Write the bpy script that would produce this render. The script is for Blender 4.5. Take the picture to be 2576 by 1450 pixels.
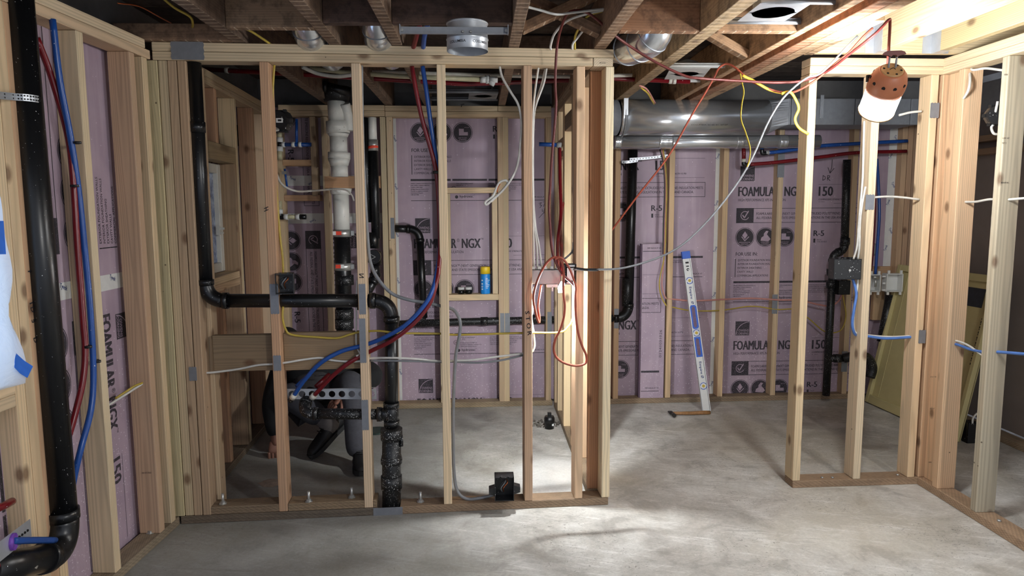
import bpy, bmesh, math, random
from mathutils import Vector, Matrix, Euler, noise
random.seed(7)
for o in list(bpy.data.objects): bpy.data.objects.remove(o)
SC = bpy.context.scene; COL = SC.collection
# ---------------------------------------------------------------- camera
PW, PH, FP = 2576., 1450., 1745.
cd = bpy.data.cameras.new('camera'); cam = bpy.data.objects.new('camera', cd); COL.objects.link(cam)
cd.sensor_fit = 'HORIZONTAL'; cd.sensor_width = 36.0; cd.lens = 36.0 * FP / PW; cd.clip_start = .02; cd.clip_end = 60
CM = (Matrix.Rotation(math.radians(-2.55), 4, 'Z') @ Matrix.Rotation(math.radians(90 - 6.5), 4, 'X') @ Matrix.Rotation(math.radians(-.3), 4, 'Z'))
CP = Vector((0, 0, 1.40))
cam.matrix_world = Matrix.Translation(CP) @ CM
SC.camera = cam
# ---------------------------------------------------------------- exposure, sky, big lights
SC.view_settings.view_transform = 'Standard'; SC.view_settings.look = 'None'
SC.view_settings.gamma = 1.0; SC.view_settings.use_curve_mapping = False
SC.view_settings.exposure = 1.15
w = bpy.data.worlds.new('world'); SC.world = w; w.use_nodes = True
bgn = w.node_tree.nodes['Background']; bgn.inputs[0].default_value = (.80, .86, 1.0, 1); bgn.inputs[1].default_value = .36
LAMP_E, LED_E = 165., 3300.
def area(name, loc, tgt, size, e, colr):
    l = bpy.data.lights.new(name, 'AREA'); l.energy = e; l.color = colr; l.shape = 'DISK'; l.size = size
    o = bpy.data.objects.new(name, l); COL.objects.link(o); o.location = loc
    o.rotation_euler = (Vector(tgt) - Vector(loc)).to_track_quat('-Z', 'Y').to_euler(); return o
area('fill_light', (2.0, -.3, 2.0), (-.4, 3.2, .8), .25, 15, (1, .98, .94))  # unseen fill added behind the camera to lift surfaces facing it
# ---------------------------------------------------------------- photo pixel -> point on a real plane
def ray(x, y): return CM.to_3x3() @ Vector(((x - PW / 2) / FP, -(y - PH / 2) / FP, -1))
def P(x, y, Y): d = ray(x, y); return CP + d * (Y / d.y)
def PX(x, y, X): d = ray(x, y); return CP + d * (X / d.x)
def PZ(x, y, Z=0.): d = ray(x, y); return CP + d * ((Z - CP.z) / d.z)
NA = math.atan2(.095, 1.95)                      # the near frame stands 2.8 degrees off square
NO = Vector((-1.358, 3.039, 0)); NU = Vector((math.cos(NA), math.sin(NA), 0)); NV = Vector((-math.sin(NA), math.cos(NA), 0))
def PN(x, y, v=0.):
    d = ray(x, y); k = ((NO + NV * v - CP).dot(NV)) / d.dot(NV); return CP + d * k
# ---------------------------------------------------------------- colours and node helpers
def L(r, g, b):
    f = lambda c: (c / 255 / 12.92) if c <= 10 else ((c / 255 + .055) / 1.055) ** 2.4
    return (f(r), f(g), f(b), 1)
class NT:
    def __init__(s, name):
        s.m = bpy.data.materials.new(name); s.m.use_nodes = True; s.t = s.m.node_tree; s.t.nodes.clear()
        s.out = s.t.nodes.new('ShaderNodeOutputMaterial')
    def n(s, ty, ins=None, **kw):
        nd = s.t.nodes.new('ShaderNode' + ty)
        for k, v in kw.items(): setattr(nd, k, v)
        for k, v in (ins or {}).items(): s.set(nd, k, v)
        return nd
    def set(s, nd, k, v):
        i = nd.inputs[k]
        if isinstance(v, bpy.types.NodeSocket): s.t.links.new(v, i)
        elif isinstance(v, bpy.types.Node): s.t.links.new(v.outputs[0], i)
        else: i.default_value = v
    def math(s, op, a, b=0., c=0.):
        return s.n('Math', {0: a, 1: b, 2: c}, operation=op).outputs[0]
    def mix(s, f, a, b, bt='MIX'):
        nd = s.n('Mix', {0: f, 6: a, 7: b}, data_type='RGBA', blend_type=bt); return nd.outputs[2]
    def ramp(s, f, st, interp='LINEAR'):
        nd = s.n('ValToRGB', {0: f}); cr = nd.color_ramp; cr.interpolation = interp
        while len(cr.elements) < len(st): cr.elements.new(.5)
        for e, (p, c) in zip(cr.elements, st): e.position = p; e.color = c if len(c) == 4 else (*c, 1)
        return nd.outputs[0]
    def mr(s, v, a, b, c=0., d=1.):
        return s.n('MapRange', {0: v, 1: a, 2: b, 3: c, 4: d}).outputs[0]
    def obj(s): return s.n('TexCoord').outputs['Object']
    def gen(s): return s.n('NewGeometry').outputs['Position']
    def noise(s, vec, sc, det=3., rough=.55, dist=0.):
        return s.n('TexNoise', {'Vector': vec, 'Scale': sc, 'Detail': det, 'Roughness': rough, 'Distortion': dist}).outputs[0]
    def scale(s, vec, x, y, z): return s.n('VectorMath', {0: vec, 1: (x, y, z)}, operation='MULTIPLY').outputs[0]
    def bump(s, h, st=.3, d=.002): return s.n('Bump', {'Strength': st, 'Distance': d, 'Height': h}).outputs[0]
    def bsdf(s, col, rough=.6, metal=0., nrm=None, **kw):
        nd = s.n('BsdfPrincipled', {'Base Color': col, 'Roughness': rough, 'Metallic': metal})
        if nrm is not None: s.set(nd, 'Normal', nrm)
        for k, v in kw.items(): s.set(nd, k.replace('_', ' '), v)
        s.t.links.new(nd.outputs[0], s.out.inputs[0]); return s.m
M = {}
def wood(name, knots=True, lath=False, incise=False, rings=.22, dirt=0., rough=.75):
    t = NT(name); oi = t.n('ObjectInfo'); o = t.obj()
    rnd = t.math('MULTIPLY', oi.outputs['Random'], 37.0)
    off = t.n('CombineXYZ', {0: t.math('SINE', rnd), 1: t.math('COSINE', rnd), 2: rnd}).outputs[0]
    p = t.n('VectorMath', {0: o, 1: off}, operation='ADD').outputs[0]
    pr = t.n('VectorMath', {0: o, 1: t.scale(off, .045, .03, 1)}, operation='ADD').outputs[0]
    nz = t.noise(t.scale(p, 1, 1, .10), 9, 2)
    sx = t.n('SeparateXYZ', {0: pr}); 
    wob = t.math('MULTIPLY', t.math('SUBTRACT', nz, .5), .045)
    r2 = t.math('SQRT', t.math('ADD', t.math('POWER', t.math('ADD', sx.outputs[0], wob), 2.), t.math('POWER', t.math('ADD', sx.outputs[1], wob), 2.)))
    ring = t.math('SINE', t.math('MULTIPLY', r2, 760.)); ring = t.mr(ring, -1, 1)
    ring = t.math('POWER', ring, 1.6)
    fib = t.noise(t.scale(p, 1, 1, .02), 260, 2)
    blot = t.noise(t.scale(p, 1, 1, .25), 5, 3)
    f = t.math('ADD', t.math('MULTIPLY', ring, -rings), t.math('ADD', t.math('MULTIPLY', fib, .22), t.math('ADD', t.math('MULTIPLY', blot, .34), .80)))
    col = t.n('VectorMath', {0: oi.outputs['Color'], 3: f}, operation='SCALE').outputs[0]
    hue = t.mix(t.mr(blot, .35, .7), col, t.n('VectorMath', {0: col, 1: (1.03, .97, .92)}, operation='MULTIPLY').outputs[0])
    if knots:
        so = t.n('SeparateXYZ', {0: o}).outputs
        v = t.n('TexVoronoi', {'Vector': t.n('CombineXYZ', {0: t.math('ADD', t.math('MULTIPLY', t.math('ADD', so[0], so[1]), 5.0), rnd), 1: t.math('ADD', t.math('MULTIPLY', so[2], 3.0), rnd), 2: 0.}).outputs[0], 'Scale': 1.0, 'Randomness': 1.0}, voronoi_dimensions='2D')
        pick = t.math('GREATER_THAN', t.n('SeparateColor', {0: v.outputs['Color']}).outputs[0], .45)
        kd = t.math('MULTIPLY', t.mr(v.outputs['Distance'], .105, .04), pick)
        hue = t.mix(t.math('MULTIPLY', kd, .75), hue, L(92, 58, 34))
        v2 = t.n('TexVoronoi', {'Vector': p, 'Scale': 16.})
        nk = t.math('MULTIPLY', t.mr(v2.outputs['Distance'], .07, .05), t.math('GREATER_THAN', t.n('SeparateColor', {0: v2.outputs['Color']}).outputs[1], .86))
        hue = t.mix(t.math('MULTIPLY', nk, .8), hue, L(60, 42, 30))
    if dirt > 0:
        hue = t.mix(t.math('MULTIPLY', t.mr(t.noise(p, 22, 5, .7), .45, .62), dirt), hue, L(40, 30, 24))
    h = fib
    if lath:   # pale plaster lines where the old lath crossed
        sz = t.n('SeparateXYZ', {0: t.n('VectorMath', {0: o, 1: t.scale(t.n('TexNoise', {'Vector': p, 'Scale': 30.}).outputs['Color'], .01, .01, .01)}, operation='ADD').outputs[0]})
        sn = t.math('SINE', t.math('MULTIPLY', sz.outputs[2], 2 * math.pi / .047))
        ln = t.math('MULTIPLY', t.mr(sn, .90, .985), t.mr(t.noise(p, 14, 2), .30, .48))
        nrm = t.n('NewGeometry').outputs['True Normal']
        dn = t.mr(t.n('SeparateXYZ', {0: nrm}).outputs[2], -.5, -.9)
        hue = t.mix(t.math('MULTIPLY', t.math('MULTIPLY', ln, dn), .92), hue, L(205, 185, 160))
        hue = t.mix(t.math('MULTIPLY', t.math('MULTIPLY', t.mr(sn, -.5, -.9), dn), .25), hue, L(60, 42, 30))
    if incise:
        s2 = t.n('SeparateXYZ', {0: t.scale(o, 1, 1, 1)})
        row = t.math('FLOOR', t.math('MULTIPLY', t.math('ADD', s2.outputs[0], s2.outputs[1]), 170.))
        a = t.math('FRACT', t.math('ADD', t.math('MULTIPLY', s2.outputs[2], 40.), t.math('MULTIPLY', row, .37)))
        b = t.math('FRACT', t.math('MULTIPLY', t.math('ADD', s2.outputs[0], s2.outputs[1]), 170.))
        inc = t.math('MULTIPLY', t.math('LESS_THAN', a, .5), t.math('LESS_THAN', t.math('ABSOLUTE', t.math('SUBTRACT', b, .5)), .16))
        hue = t.mix(t.math('MULTIPLY', inc, .55), hue, L(52, 38, 26))
    nr = t.bump(h, .25, .0015)
    return t.bsdf(hue, rough, 0., nr)
M['wood'] = wood('stud_lumber')
M['old'] = wood('old_joist_lumber', knots=True, lath=True, dirt=.45, rings=.18, rough=.85)
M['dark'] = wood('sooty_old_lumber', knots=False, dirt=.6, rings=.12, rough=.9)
M['sill'] = wood('treated_sill_lumber', knots=False, incise=True, dirt=.18)
def plain(name, c, rough=.5, metal=0., var=.12, sc=30., bump=0., spec=0., speckc=(225, 225, 225), spsc=170., **kw):
    t = NT(name); o = t.obj(); n1 = t.noise(o, sc, 4)
    col = t.n('VectorMath', {0: L(*c)[:3], 3: t.mr(n1, .25, .75, 1 - var, 1 + var)}, operation='SCALE').outputs[0]
    if spec > 0:   # overspray flecks
        v = t.n('TexVoronoi', {'Vector': t.n('VectorMath', {0: o, 1: t.scale(t.n('TexNoise', {'Vector': o, 'Scale': 90.}).outputs['Color'], .012, .012, .012)}, operation='ADD').outputs[0], 'Scale': spsc})
        pk = t.math('LESS_THAN', t.n('SeparateColor', {0: v.outputs['Color']}).outputs[0], spec)
        sz = t.math('LESS_THAN', v.outputs['Distance'], t.math('MULTIPLY', t.n('SeparateColor', {0: v.outputs['Color']}).outputs[1], .34))
        col = t.mix(t.math('MULTIPLY', t.math('MULTIPLY', pk, sz), t.mr(t.noise(o, 7, 2), .35, .6, .2, 1)), col, L(*speckc))
    nr = t.bump(t.noise(o, sc * 6, 3), bump, .001) if bump else None
    M[name] = t.bsdf(col, rough, metal, nr, **kw); return M[name]
plain('abs', (17, 18, 20), .32, spec=.05, spsc=240.)
plain('abs_flecked', (20, 21, 23), .4, spec=.45, spsc=230.)
plain('abs_heavy', (22, 23, 24), .45, spec=.8, spsc=190.)
plain('black_box', (26, 27, 29), .4, spec=.12)
plain('black_rubber', (20, 20, 22), .55, spec=.08)
plain('pex_red', (112, 18, 27), .28, spec=.02)
plain('pex_blue', (30, 76, 150), .28, spec=.02)
plain('pex_white', (205, 202, 190), .35)
plain('poly_cream', (188, 182, 148), .4)
plain('cable_white', (205, 203, 196), .45)
plain('cable_grey', (124, 126, 129), .45)
plain('cable_yellow', (178, 154, 62), .45)
plain('cable_orange', (150, 70, 50), .5)
plain('cable_red', (100, 38, 34), .5)
plain('cable_pink', (196, 136, 126), .5)
plain('cable_blue', (80, 120, 190), .5)
plain('cable_black', (32, 34, 36), .45)
plain('copper', (196, 106, 62), .35, .8)
plain('galv', (186, 190, 195), .36, .5, .10, 18.)
plain('galv_dull', (146, 150, 156), .5, .3, .1, 40.)
plain('guard_plate', (128, 131, 137), .5, .35, .1, 40.)
plain('foil', (214, 217, 220), .20, .85, .10, 26., bump=.25)
plain('duct_metal', (216, 219, 222), .24, .8, .06, 5.)
plain('zinc', (190, 190, 186), .35, .7)
plain('brass', (190, 150, 80), .35, .8)
plain('iron_white', (206, 205, 198), .5, var=.08, bump=.4, spec=.05, speckc=(90, 84, 76), spsc=90.)
plain('pvc_white', (214, 213, 206), .4, var=.04, spec=.06, speckc=(120, 116, 108))
plain('white_plastic', (216, 217, 214), .42, var=.05)
plain('grey_plastic', (158, 159, 158), .5, var=.05)
plain('orange_plastic', (176, 108, 74), .45, var=.06)
plain('tan_plastic', (176, 138, 92), .5)
plain('blue_tape', (36, 108, 214), .55, var=.1)
plain('blue_plastic', (34, 92, 196), .35, var=.05)
plain('aluminium', (206, 208, 208), .35, .35, .06, 40.)
plain('can_blue', (36, 140, 222), .35, var=.03)
plain('can_yellow', (236, 200, 40), .4, var=.04)
plain('jar_dark', (20, 22, 22), .15)
plain('ink', (34, 32, 36), .8)
plain('white_paint', (214, 215, 214), .7, var=.08, spec=.1, speckc=(80, 76, 70))
plain('blue_ink', (40, 60, 120), .8)
plain('red_label', (222, 70, 46), .6)
plain('purple_primer', (116, 66, 168), .5, var=.4, sc=80.)
plain('foam_cut', (118, 96, 116), .8, spec=.2, speckc=(190, 170, 190))
plain('yellow_foam', (206, 196, 120), .9, bump=.5)
plain('panel_yellow', (192, 180, 130), .7, var=.06, sc=14., bump=.15)
plain('panel_dark', (42, 46, 54), .6, var=.3, sc=40.)
plain('drywall', (146, 136, 130), .9, var=.06, sc=9.)
plain('concrete_wall', (120, 118, 116), .9, var=.2, sc=8., bump=.4)
plain('window_white', (214, 214, 206), .45, var=.05)
plain('yellow_string', (206, 172, 46), .6)
plain('steel_tool', (70, 68, 66), .4, .8)
plain('bottle_wood', (150, 108, 66), .45, var=.3, sc=60.)
plain('sock', (120, 114, 112), .95, bump=.4)
plain('hoodie', (58, 56, 58), .95, var=.2, bump=.5)
plain('jacket', (16, 16, 18), .9, var=.3, bump=.5)
plain('jeans', (62, 62, 68), .92, var=.18, sc=50., bump=.5)
plain('shoe', (18, 18, 20), .6, var=.3, bump=.3)
plain('shoe_sole', (34, 34, 35), .7)
plain('skin', (132, 92, 76), .55, var=.08)
plain('hair', (22, 19, 18), .7, var=.3, sc=120., bump=.6)
plain('paper_white', (226, 226, 222), .7, var=.03)
plain('gold_vial', (196, 168, 60), .2)
plain('rubble', (104, 98, 90), .95, var=.4, sc=60., bump=.8)
plain('ring_green', (34, 52, 44), .5)
plain('scrap', (176, 172, 164), .9, spec=.6, speckc=(40, 40, 40), spsc=120., bump=.8)
plain('patch', (146, 128, 114), .95, var=.3, sc=40., bump=1.)
plain('dark_hole', (14, 12, 11), .95)
def foam():
    t = NT('lavender_foam'); o = t.obj(); g = t.gen()
    a = t.noise(o, 3.5, 4); b = t.noise(t.scale(o, 1, 1, .08), 30, 2)
    col = t.mix(t.mr(a, .3, .7), L(158, 139, 155), L(180, 161, 174))
    col = t.mix(t.math('MULTIPLY', t.mr(b, .5, .8), .3), col, L(202, 186, 198))
    v = t.n('TexVoronoi', {'Vector': g, 'Scale': 95.})
    sep = t.n('SeparateColor', {0: v.outputs['Color']})
    z = t.n('SeparateXYZ', {0: g}).outputs[2]
    dens = t.mr(z, 1.25, .05, .03, .42)      # paint overspray settles thickest low down
    fl = t.math('MULTIPLY', t.math('LESS_THAN', sep.outputs[0], dens), t.math('LESS_THAN', v.outputs['Distance'], t.math('MULTIPLY', sep.outputs[1], .30)))
    col = t.mix(t.math('MULTIPLY', fl, .7), col, L(226, 216, 226))
    M['foam'] = t.bsdf(col, .55, 0., t.bump(t.noise(o, 160, 3), .25, .001))
    t = NT('print_ink'); g = t.gen()
    wn = t.mr(t.noise(g, 240, 3, .7), .56, .70)
    z = t.n('SeparateXYZ', {0: g}).outputs[2]
    worn = t.math('MULTIPLY', wn, t.mr(z, 1.2, .1, .35, 1.0))
    M['print'] = t.bsdf(t.mix(worn, L(50, 46, 52), L(168, 146, 166)), .7)
foam()
def concrete():
    t = NT('concrete_slab'); o = t.gen()
    a = t.noise(o, .9, 6, .6, .6); b = t.noise(o, 4.5, 8, .68, .4); c = t.noise(o, 70, 5, .75)
    col = t.mix(t.mr(a, .36, .64), L(166, 162, 154), L(198, 195, 187))
    col = t.mix(t.math('MULTIPLY', t.mr(b, .50, .62), .40), col, L(224, 222, 216))
    col = t.mix(t.math('MULTIPLY', t.mr(b, .47, .38), .60), col, L(148, 143, 135))
    tan = t.noise(o, .8, 4, .5, .4)
    col = t.mix(t.math('MULTIPLY', t.mr(tan, .5, .62), .35), col, L(194, 184, 158))
    # swept trowel streaks
    for ang, sc, lo, c2, k in ((.35, 2.0, .54, (232, 230, 226), .42), (-.5, 1.5, .57, (222, 219, 212), .35), (.1, 1.2, .60, (124, 120, 112), .48)):
        sw = t.noise(t.scale(t.n('VectorRotate', {'Vector': o, 'Angle': ang}, rotation_type='Z_AXIS').outputs[0], 1.5, 26, 1), sc, 6, .7, .5)
        col = t.mix(t.math('MULTIPLY', t.math('MULTIPLY', t.mr(sw, lo, lo + .08), k), t.mr(b, .42, .55)), col, L(*c2))
    # pitted, dark-flecked area and a round patch mixed towards white
    v = t.n('TexVoronoi', {'Vector': t.n('VectorMath', {0: t.scale(o, 1, 1.6, 1), 1: t.scale(t.n('TexNoise', {'Vector': o, 'Scale': 22., 'Detail': 4.}).outputs['Color'], .10, .10, 0)}, operation='ADD').outputs[0], 'Scale': 62.})
    pit = t.math('MULTIPLY', t.mr(v.outputs['Distance'], .26, .12), t.mr(t.noise(o, 2.0, 4), .46, .58))
    col = t.mix(t.math('MULTIPLY', pit, .82), col, L(108, 103, 96))
    fl = t.noise(o, 26, 6, .8); col = t.mix(t.math('MULTIPLY', t.mr(fl, .60, .66), .5), col, L(216, 214, 208))
    sx_ = t.n('SeparateXYZ', {0: o}).outputs[0]   # slab mixed darker towards low X, with a noisy edge
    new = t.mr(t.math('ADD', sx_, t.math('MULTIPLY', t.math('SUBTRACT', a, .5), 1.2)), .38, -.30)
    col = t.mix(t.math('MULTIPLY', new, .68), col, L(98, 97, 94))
    d = t.n('VectorMath', {0: o, 1: (.38, 3.52, 0)}, operation='DISTANCE').outputs['Value']
    sk = t.math('MULTIPLY', t.mr(t.math('ADD', d, t.math('MULTIPLY', t.math('SUBTRACT', b, .5), .5)), .30, .18), .45)
    col = t.mix(sk, col, L(232, 232, 230))
    col = t.n('VectorMath', {0: col, 3: t.mr(c, .3, .7, .88, 1.12)}, operation='SCALE').outputs[0]
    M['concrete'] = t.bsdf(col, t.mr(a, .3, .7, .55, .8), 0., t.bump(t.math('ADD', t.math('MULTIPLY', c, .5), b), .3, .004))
concrete()
def glassy(name, c, alpha_tr, rough):
    t = NT(name); o = t.obj()
    b = t.n('BsdfPrincipled', {'Base Color': L(*c), 'Roughness': rough, 'Normal': t.bump(t.noise(o, 12, 4, .6, 1.), .8, .02)})
    tr = t.n('BsdfTranslucent', {'Color': L(*c)}); tp = t.n('BsdfTransparent')
    m1 = t.n('MixShader', {0: .5, 1: b, 2: tr}); m2 = t.n('MixShader', {0: alpha_tr, 1: m1, 2: tp})
    t.t.links.new(m2.outputs[0], t.out.inputs[0]); M[name] = t.m
glassy('poly_sheet', (222, 226, 232), .15, .25)
def bubble():
    t = NT('bubble_pane'); o = t.obj()
    v = t.n('TexVoronoi', {'Vector': o, 'Scale': 60.})
    col = t.mix(t.mr(t.noise(o, 20, 3), .3, .7), L(88, 104, 150), L(186, 200, 226))
    M['bubble'] = t.bsdf(col, .12, 0., t.bump(v.outputs['Distance'], .8, .006))
bubble()
def emit(name, c, s):
    t = NT(name); e = t.n('Emission', {0: (*c, 1), 1: s}); t.t.links.new(e.outputs[0], t.out.inputs[0]); M[name] = t.m
emit('lamp_glow', (.95, .98, 1), LAMP_E); emit('led_glow', (.93, .97, 1), LED_E); emit('led_soft', (.95, .98, 1), 5.)
emit('day_glow', (.45, .66, 1), 2.0)
# ---------------------------------------------------------------- scene graph helpers
def wm(o): return wm(o.parent) @ o.matrix_basis if o.parent else o.matrix_basis.copy()
def link(name, me, mat=None, parent=None, mw=None, color=None):
    o = bpy.data.objects.new(name, me); COL.objects.link(o)
    if mat and me and not me.materials: me.materials.append(M[mat] if isinstance(mat, str) else mat)
    mw = mw or Matrix.Identity(4)
    if parent: o.parent = parent; o.matrix_basis = wm(parent).inverted() @ mw
    else: o.matrix_basis = mw
    if color: o.color = color
    return o
def tag(o, label, cat, group=None):
    o['label'] = label; o['category'] = cat
    if group: o['group'] = group
    return o
def thing(name, label, cat, loc=(0, 0, 0), rz=0., group=None):
    o = bpy.data.objects.new(name, None); COL.objects.link(o); o.empty_display_size = .05
    o.matrix_basis = Matrix.Translation(Vector(loc)) @ Matrix.Rotation(rz, 4, 'Z')
    return tag(o, label, cat, group)
def struct(o): o['kind'] = 'structure'; return o
def sempty(name, loc=(0, 0, 0)):
    o = bpy.data.objects.new(name, None); COL.objects.link(o); o.location = loc; o['kind'] = 'structure'; return o
# ---------------------------------------------------------------- mesh builder
class B:
    def __init__(s): s.v = []; s.f = []; s.sm = []
    def add(s, vs, fs, smooth=False):
        n = len(s.v); s.v += [Vector(a) for a in vs]; s.f += [tuple(i + n for i in f) for f in fs]; s.sm += [smooth] * len(fs); return s
    def box(s, c, d, R=None):
        c = Vector(c); hx, hy, hz = d[0] / 2, d[1] / 2, d[2] / 2
        vs = [Vector((x * hx, y * hy, z * hz)) for x in (-1, 1) for y in (-1, 1) for z in (-1, 1)]
        if R is not None: vs = [R @ a for a in vs]
        return s.add([c + a for a in vs], [(0, 1, 3, 2), (4, 6, 7, 5), (0, 4, 5, 1), (2, 3, 7, 6), (0, 2, 6, 4), (1, 5, 7, 3)])
    def tube(s, pts, r, n=8, cap=True, closed=False, flat=1.0, smooth=True):
        pts = [Vector(p) for p in pts]; m = len(pts)
        rr = r if isinstance(r, (list, tuple)) else [r] * m
        vs = []; nrm = None
        for i, p in enumerate(pts):
            t = (pts[min(i + 1, m - 1)] - pts[max(i - 1, 0)])
            if t.length < 1e-9: t = Vector((0, 0, 1))
            t.normalize()
            if nrm is None:
                a = Vector((0, 0, 1)) if abs(t.z) < .9 else Vector((0, 1, 0)); nrm = a.cross(t).normalized()
            else:
                nrm = nrm - t * nrm.dot(t)
                nrm = nrm.normalized() if nrm.length > 1e-6 else t.orthogonal().normalized()
            bn = t.cross(nrm)
            for k in range(n):
                a = 2 * math.pi * k / n; vs.append(p + (nrm * math.cos(a) * flat + bn * math.sin(a)) * rr[i])
        fs = [(i * n + k, i * n + (k + 1) % n, (i + 1) * n + (k + 1) % n, (i + 1) * n + k) for i in range(m - 1) for k in range(n)]
        s.add(vs, fs, smooth)
        if cap: s.f += [tuple(range(len(s.v) - m * n, len(s.v) - m * n + n))[::-1], tuple(range(len(s.v) - n, len(s.v)))]; s.sm += [False, False]
        return s
    def lathe(s, o, ax, prof, n=20, smooth=True, cap=True):   # prof: (radius, height) along ax
        o = Vector(o); ax = Vector(ax).normalized(); a = ax.orthogonal().normalized(); b = ax.cross(a); vs = []
        for r, h in prof:
            for k in range(n):
                t = 2 * math.pi * k / n; vs.append(o + ax * h + (a * math.cos(t) + b * math.sin(t)) * r)
        m = len(prof)
        fs = [(i * n + k, i * n + (k + 1) % n, (i + 1) * n + (k + 1) % n, (i + 1) * n + k) for i in range(m - 1) for k in range(n)]
        n0 = len(s.v); s.add(vs, fs, smooth)
        if cap: s.f += [tuple(range(n0, n0 + n))[::-1], tuple(range(n0 + (m - 1) * n, n0 + m * n))]; s.sm += [False, False]
        return s
    def prism(s, poly, o, u, v, depth):   # polygon in (u,v), extruded along u x v
        o = Vector(o); u = Vector(u); v = Vector(v); w = u.cross(v).normalized() * depth; n = len(poly)
        vs = [o + u * a + v * b for a, b in poly] + [o + u * a + v * b + w for a, b in poly]
        return s.add(vs, [tuple(range(n))[::-1], tuple(range(n, 2 * n))] + [(i, (i + 1) % n, n + (i + 1) % n, n + i) for i in range(n)])
    def hull(s, pts):
        bm = bmesh.new()
        for p in pts: bm.verts.new(p)
        bmesh.ops.convex_hull(bm, input=bm.verts); bm.verts.index_update()
        s.add([v.co.copy() for v in bm.verts], [[v.index for v in f.verts] for f in bm.faces]); bm.free(); return s
    def ell(s, c, rad, R=None, n=12, m=8):
        c = Vector(c); vs = []; 
        for i in range(m + 1):
            ph = math.pi * i / m
            for k in range(n):
                th = 2 * math.pi * k / n
                a = Vector((rad[0] * math.sin(ph) * math.cos(th), rad[1] * math.sin(ph) * math.sin(th), rad[2] * math.cos(ph)))
                vs.append(c + (R @ a if R is not None else a))
        return s.add(vs, [(i * n + k, (i + 1) * n + k, (i + 1) * n + (k + 1) % n, i * n + (k + 1) % n) for i in range(m) for k in range(n)], True)
    def mesh(s, name, c=None):
        c = c if c is not None else sum(s.v, Vector()) / len(s.v)
        me = bpy.data.meshes.new(name); me.from_pydata([a - c for a in s.v], [], s.f)
        me.polygons.foreach_set('use_smooth', s.sm)
        bm = bmesh.new(); bm.from_mesh(me); bmesh.ops.recalc_face_normals(bm, faces=bm.faces); bm.to_mesh(me); bm.free()
        me.update(); return me, c
    def obj(s, name, mat, parent=None, color=None, bevel=0):
        me, c = s.mesh(name)
        o = link(name, me, mat, parent, Matrix.Translation(c), color)
        if bevel:
            md = o.modifiers.new('bevel', 'BEVEL'); md.width = bevel; md.segments = 2; md.limit_method = 'ANGLE'
        return o
_bx = {}
def boxmesh(a, b, c, ch):
    k = (round(a, 4), round(b, 4), round(c, 4), ch)
    if k not in _bx:
        bm = bmesh.new(); bmesh.ops.create_cube(bm, size=1.0)
        for v in bm.verts: v.co = Vector((v.co.x * a, v.co.y * b, v.co.z * c))
        if ch: bmesh.ops.bevel(bm, geom=bm.edges, offset=min(ch, a * .3, b * .3, c * .3), segments=1, affect='EDGES')
        _bx[k] = bm
    me = bpy.data.meshes.new('board'); _bx[k].to_mesh(me); return me
_bm = {}
def bx(name, x0, x1, y0, y1, z0, z1, mat='wood', tone=(1, 1, 1), parent=None, F=None, ch=.0025):
    """axis-aligned board in frame F (default world); the mesh's own Z is always its length so the grain follows it"""
    d = (abs(x1 - x0), abs(y1 - y0), abs(z1 - z0)); c = Vector(((x0 + x1) / 2, (y0 + y1) / 2, (z0 + z1) / 2))
    i = d.index(max(d))
    R = {2: Matrix.Identity(3), 0: Matrix(((0, 0, 1), (1, 0, 0), (0, 1, 0))), 1: Matrix(((0, 1, 0), (0, 0, 1), (1, 0, 0)))}[i]
    dd = (d[0], d[1], d[2]) if i == 2 else ((d[1], d[2], d[0]) if i == 0 else (d[2], d[0], d[1]))
    k = (tuple(round(q, 4) for q in dd), ch, mat)
    if k not in _bm: _bm[k] = boxmesh(*dd, ch)
    mw = (F or Matrix.Identity(4)) @ Matrix.Translation(c) @ R.to_4x4()
    return link(name, _bm[k], mat, parent, mw, tone)
def beam(name, p0, p1, a, b, mat='wood', tone=(1, 1, 1), parent=None, up=(0, 0, 1), ch=.0025):
    """board from p0 to p1; b measured along up, a across"""
    p0 = Vector(p0); p1 = Vector(p1); z = (p1 - p0); l = z.length; z.normalize(); u = Vector(up); x = u.cross(z).normalized(); y = z.cross(x)
    R = Matrix((x, y, z)).transposed().to_4x4()
    return link(name, boxmesh(a, b, l, ch), mat, parent, Matrix.Translation((p0 + p1) / 2) @ R, tone)
def spline(pts, k=6):
    pts = [Vector(p) for p in pts]; out = []
    if len(pts) < 3: return pts
    q = [pts[0] * 2 - pts[1]] + pts + [pts[-1] * 2 - pts[-2]]
    for i in range(1, len(q) - 2):
        for j in range(k):
            t = j / k; a, b, c, d = q[i - 1], q[i], q[i + 1], q[i + 2]
            out.append(.5 * ((2 * b) + (c - a) * t + (2 * a - 5 * b + 4 * c - d) * t * t + (3 * b - a - 3 * c + d) * t ** 3))
    return out + [pts[-1]]
def cable(name, pts, r, mat, label=None, cat='cable', group=None, parent=None, flat=1., n=7, k=6):
    o = B().tube(spline(pts, k), r, n, flat=flat).obj(name, mat, parent)
    if label: tag(o, label, cat, group)
    return o
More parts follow.
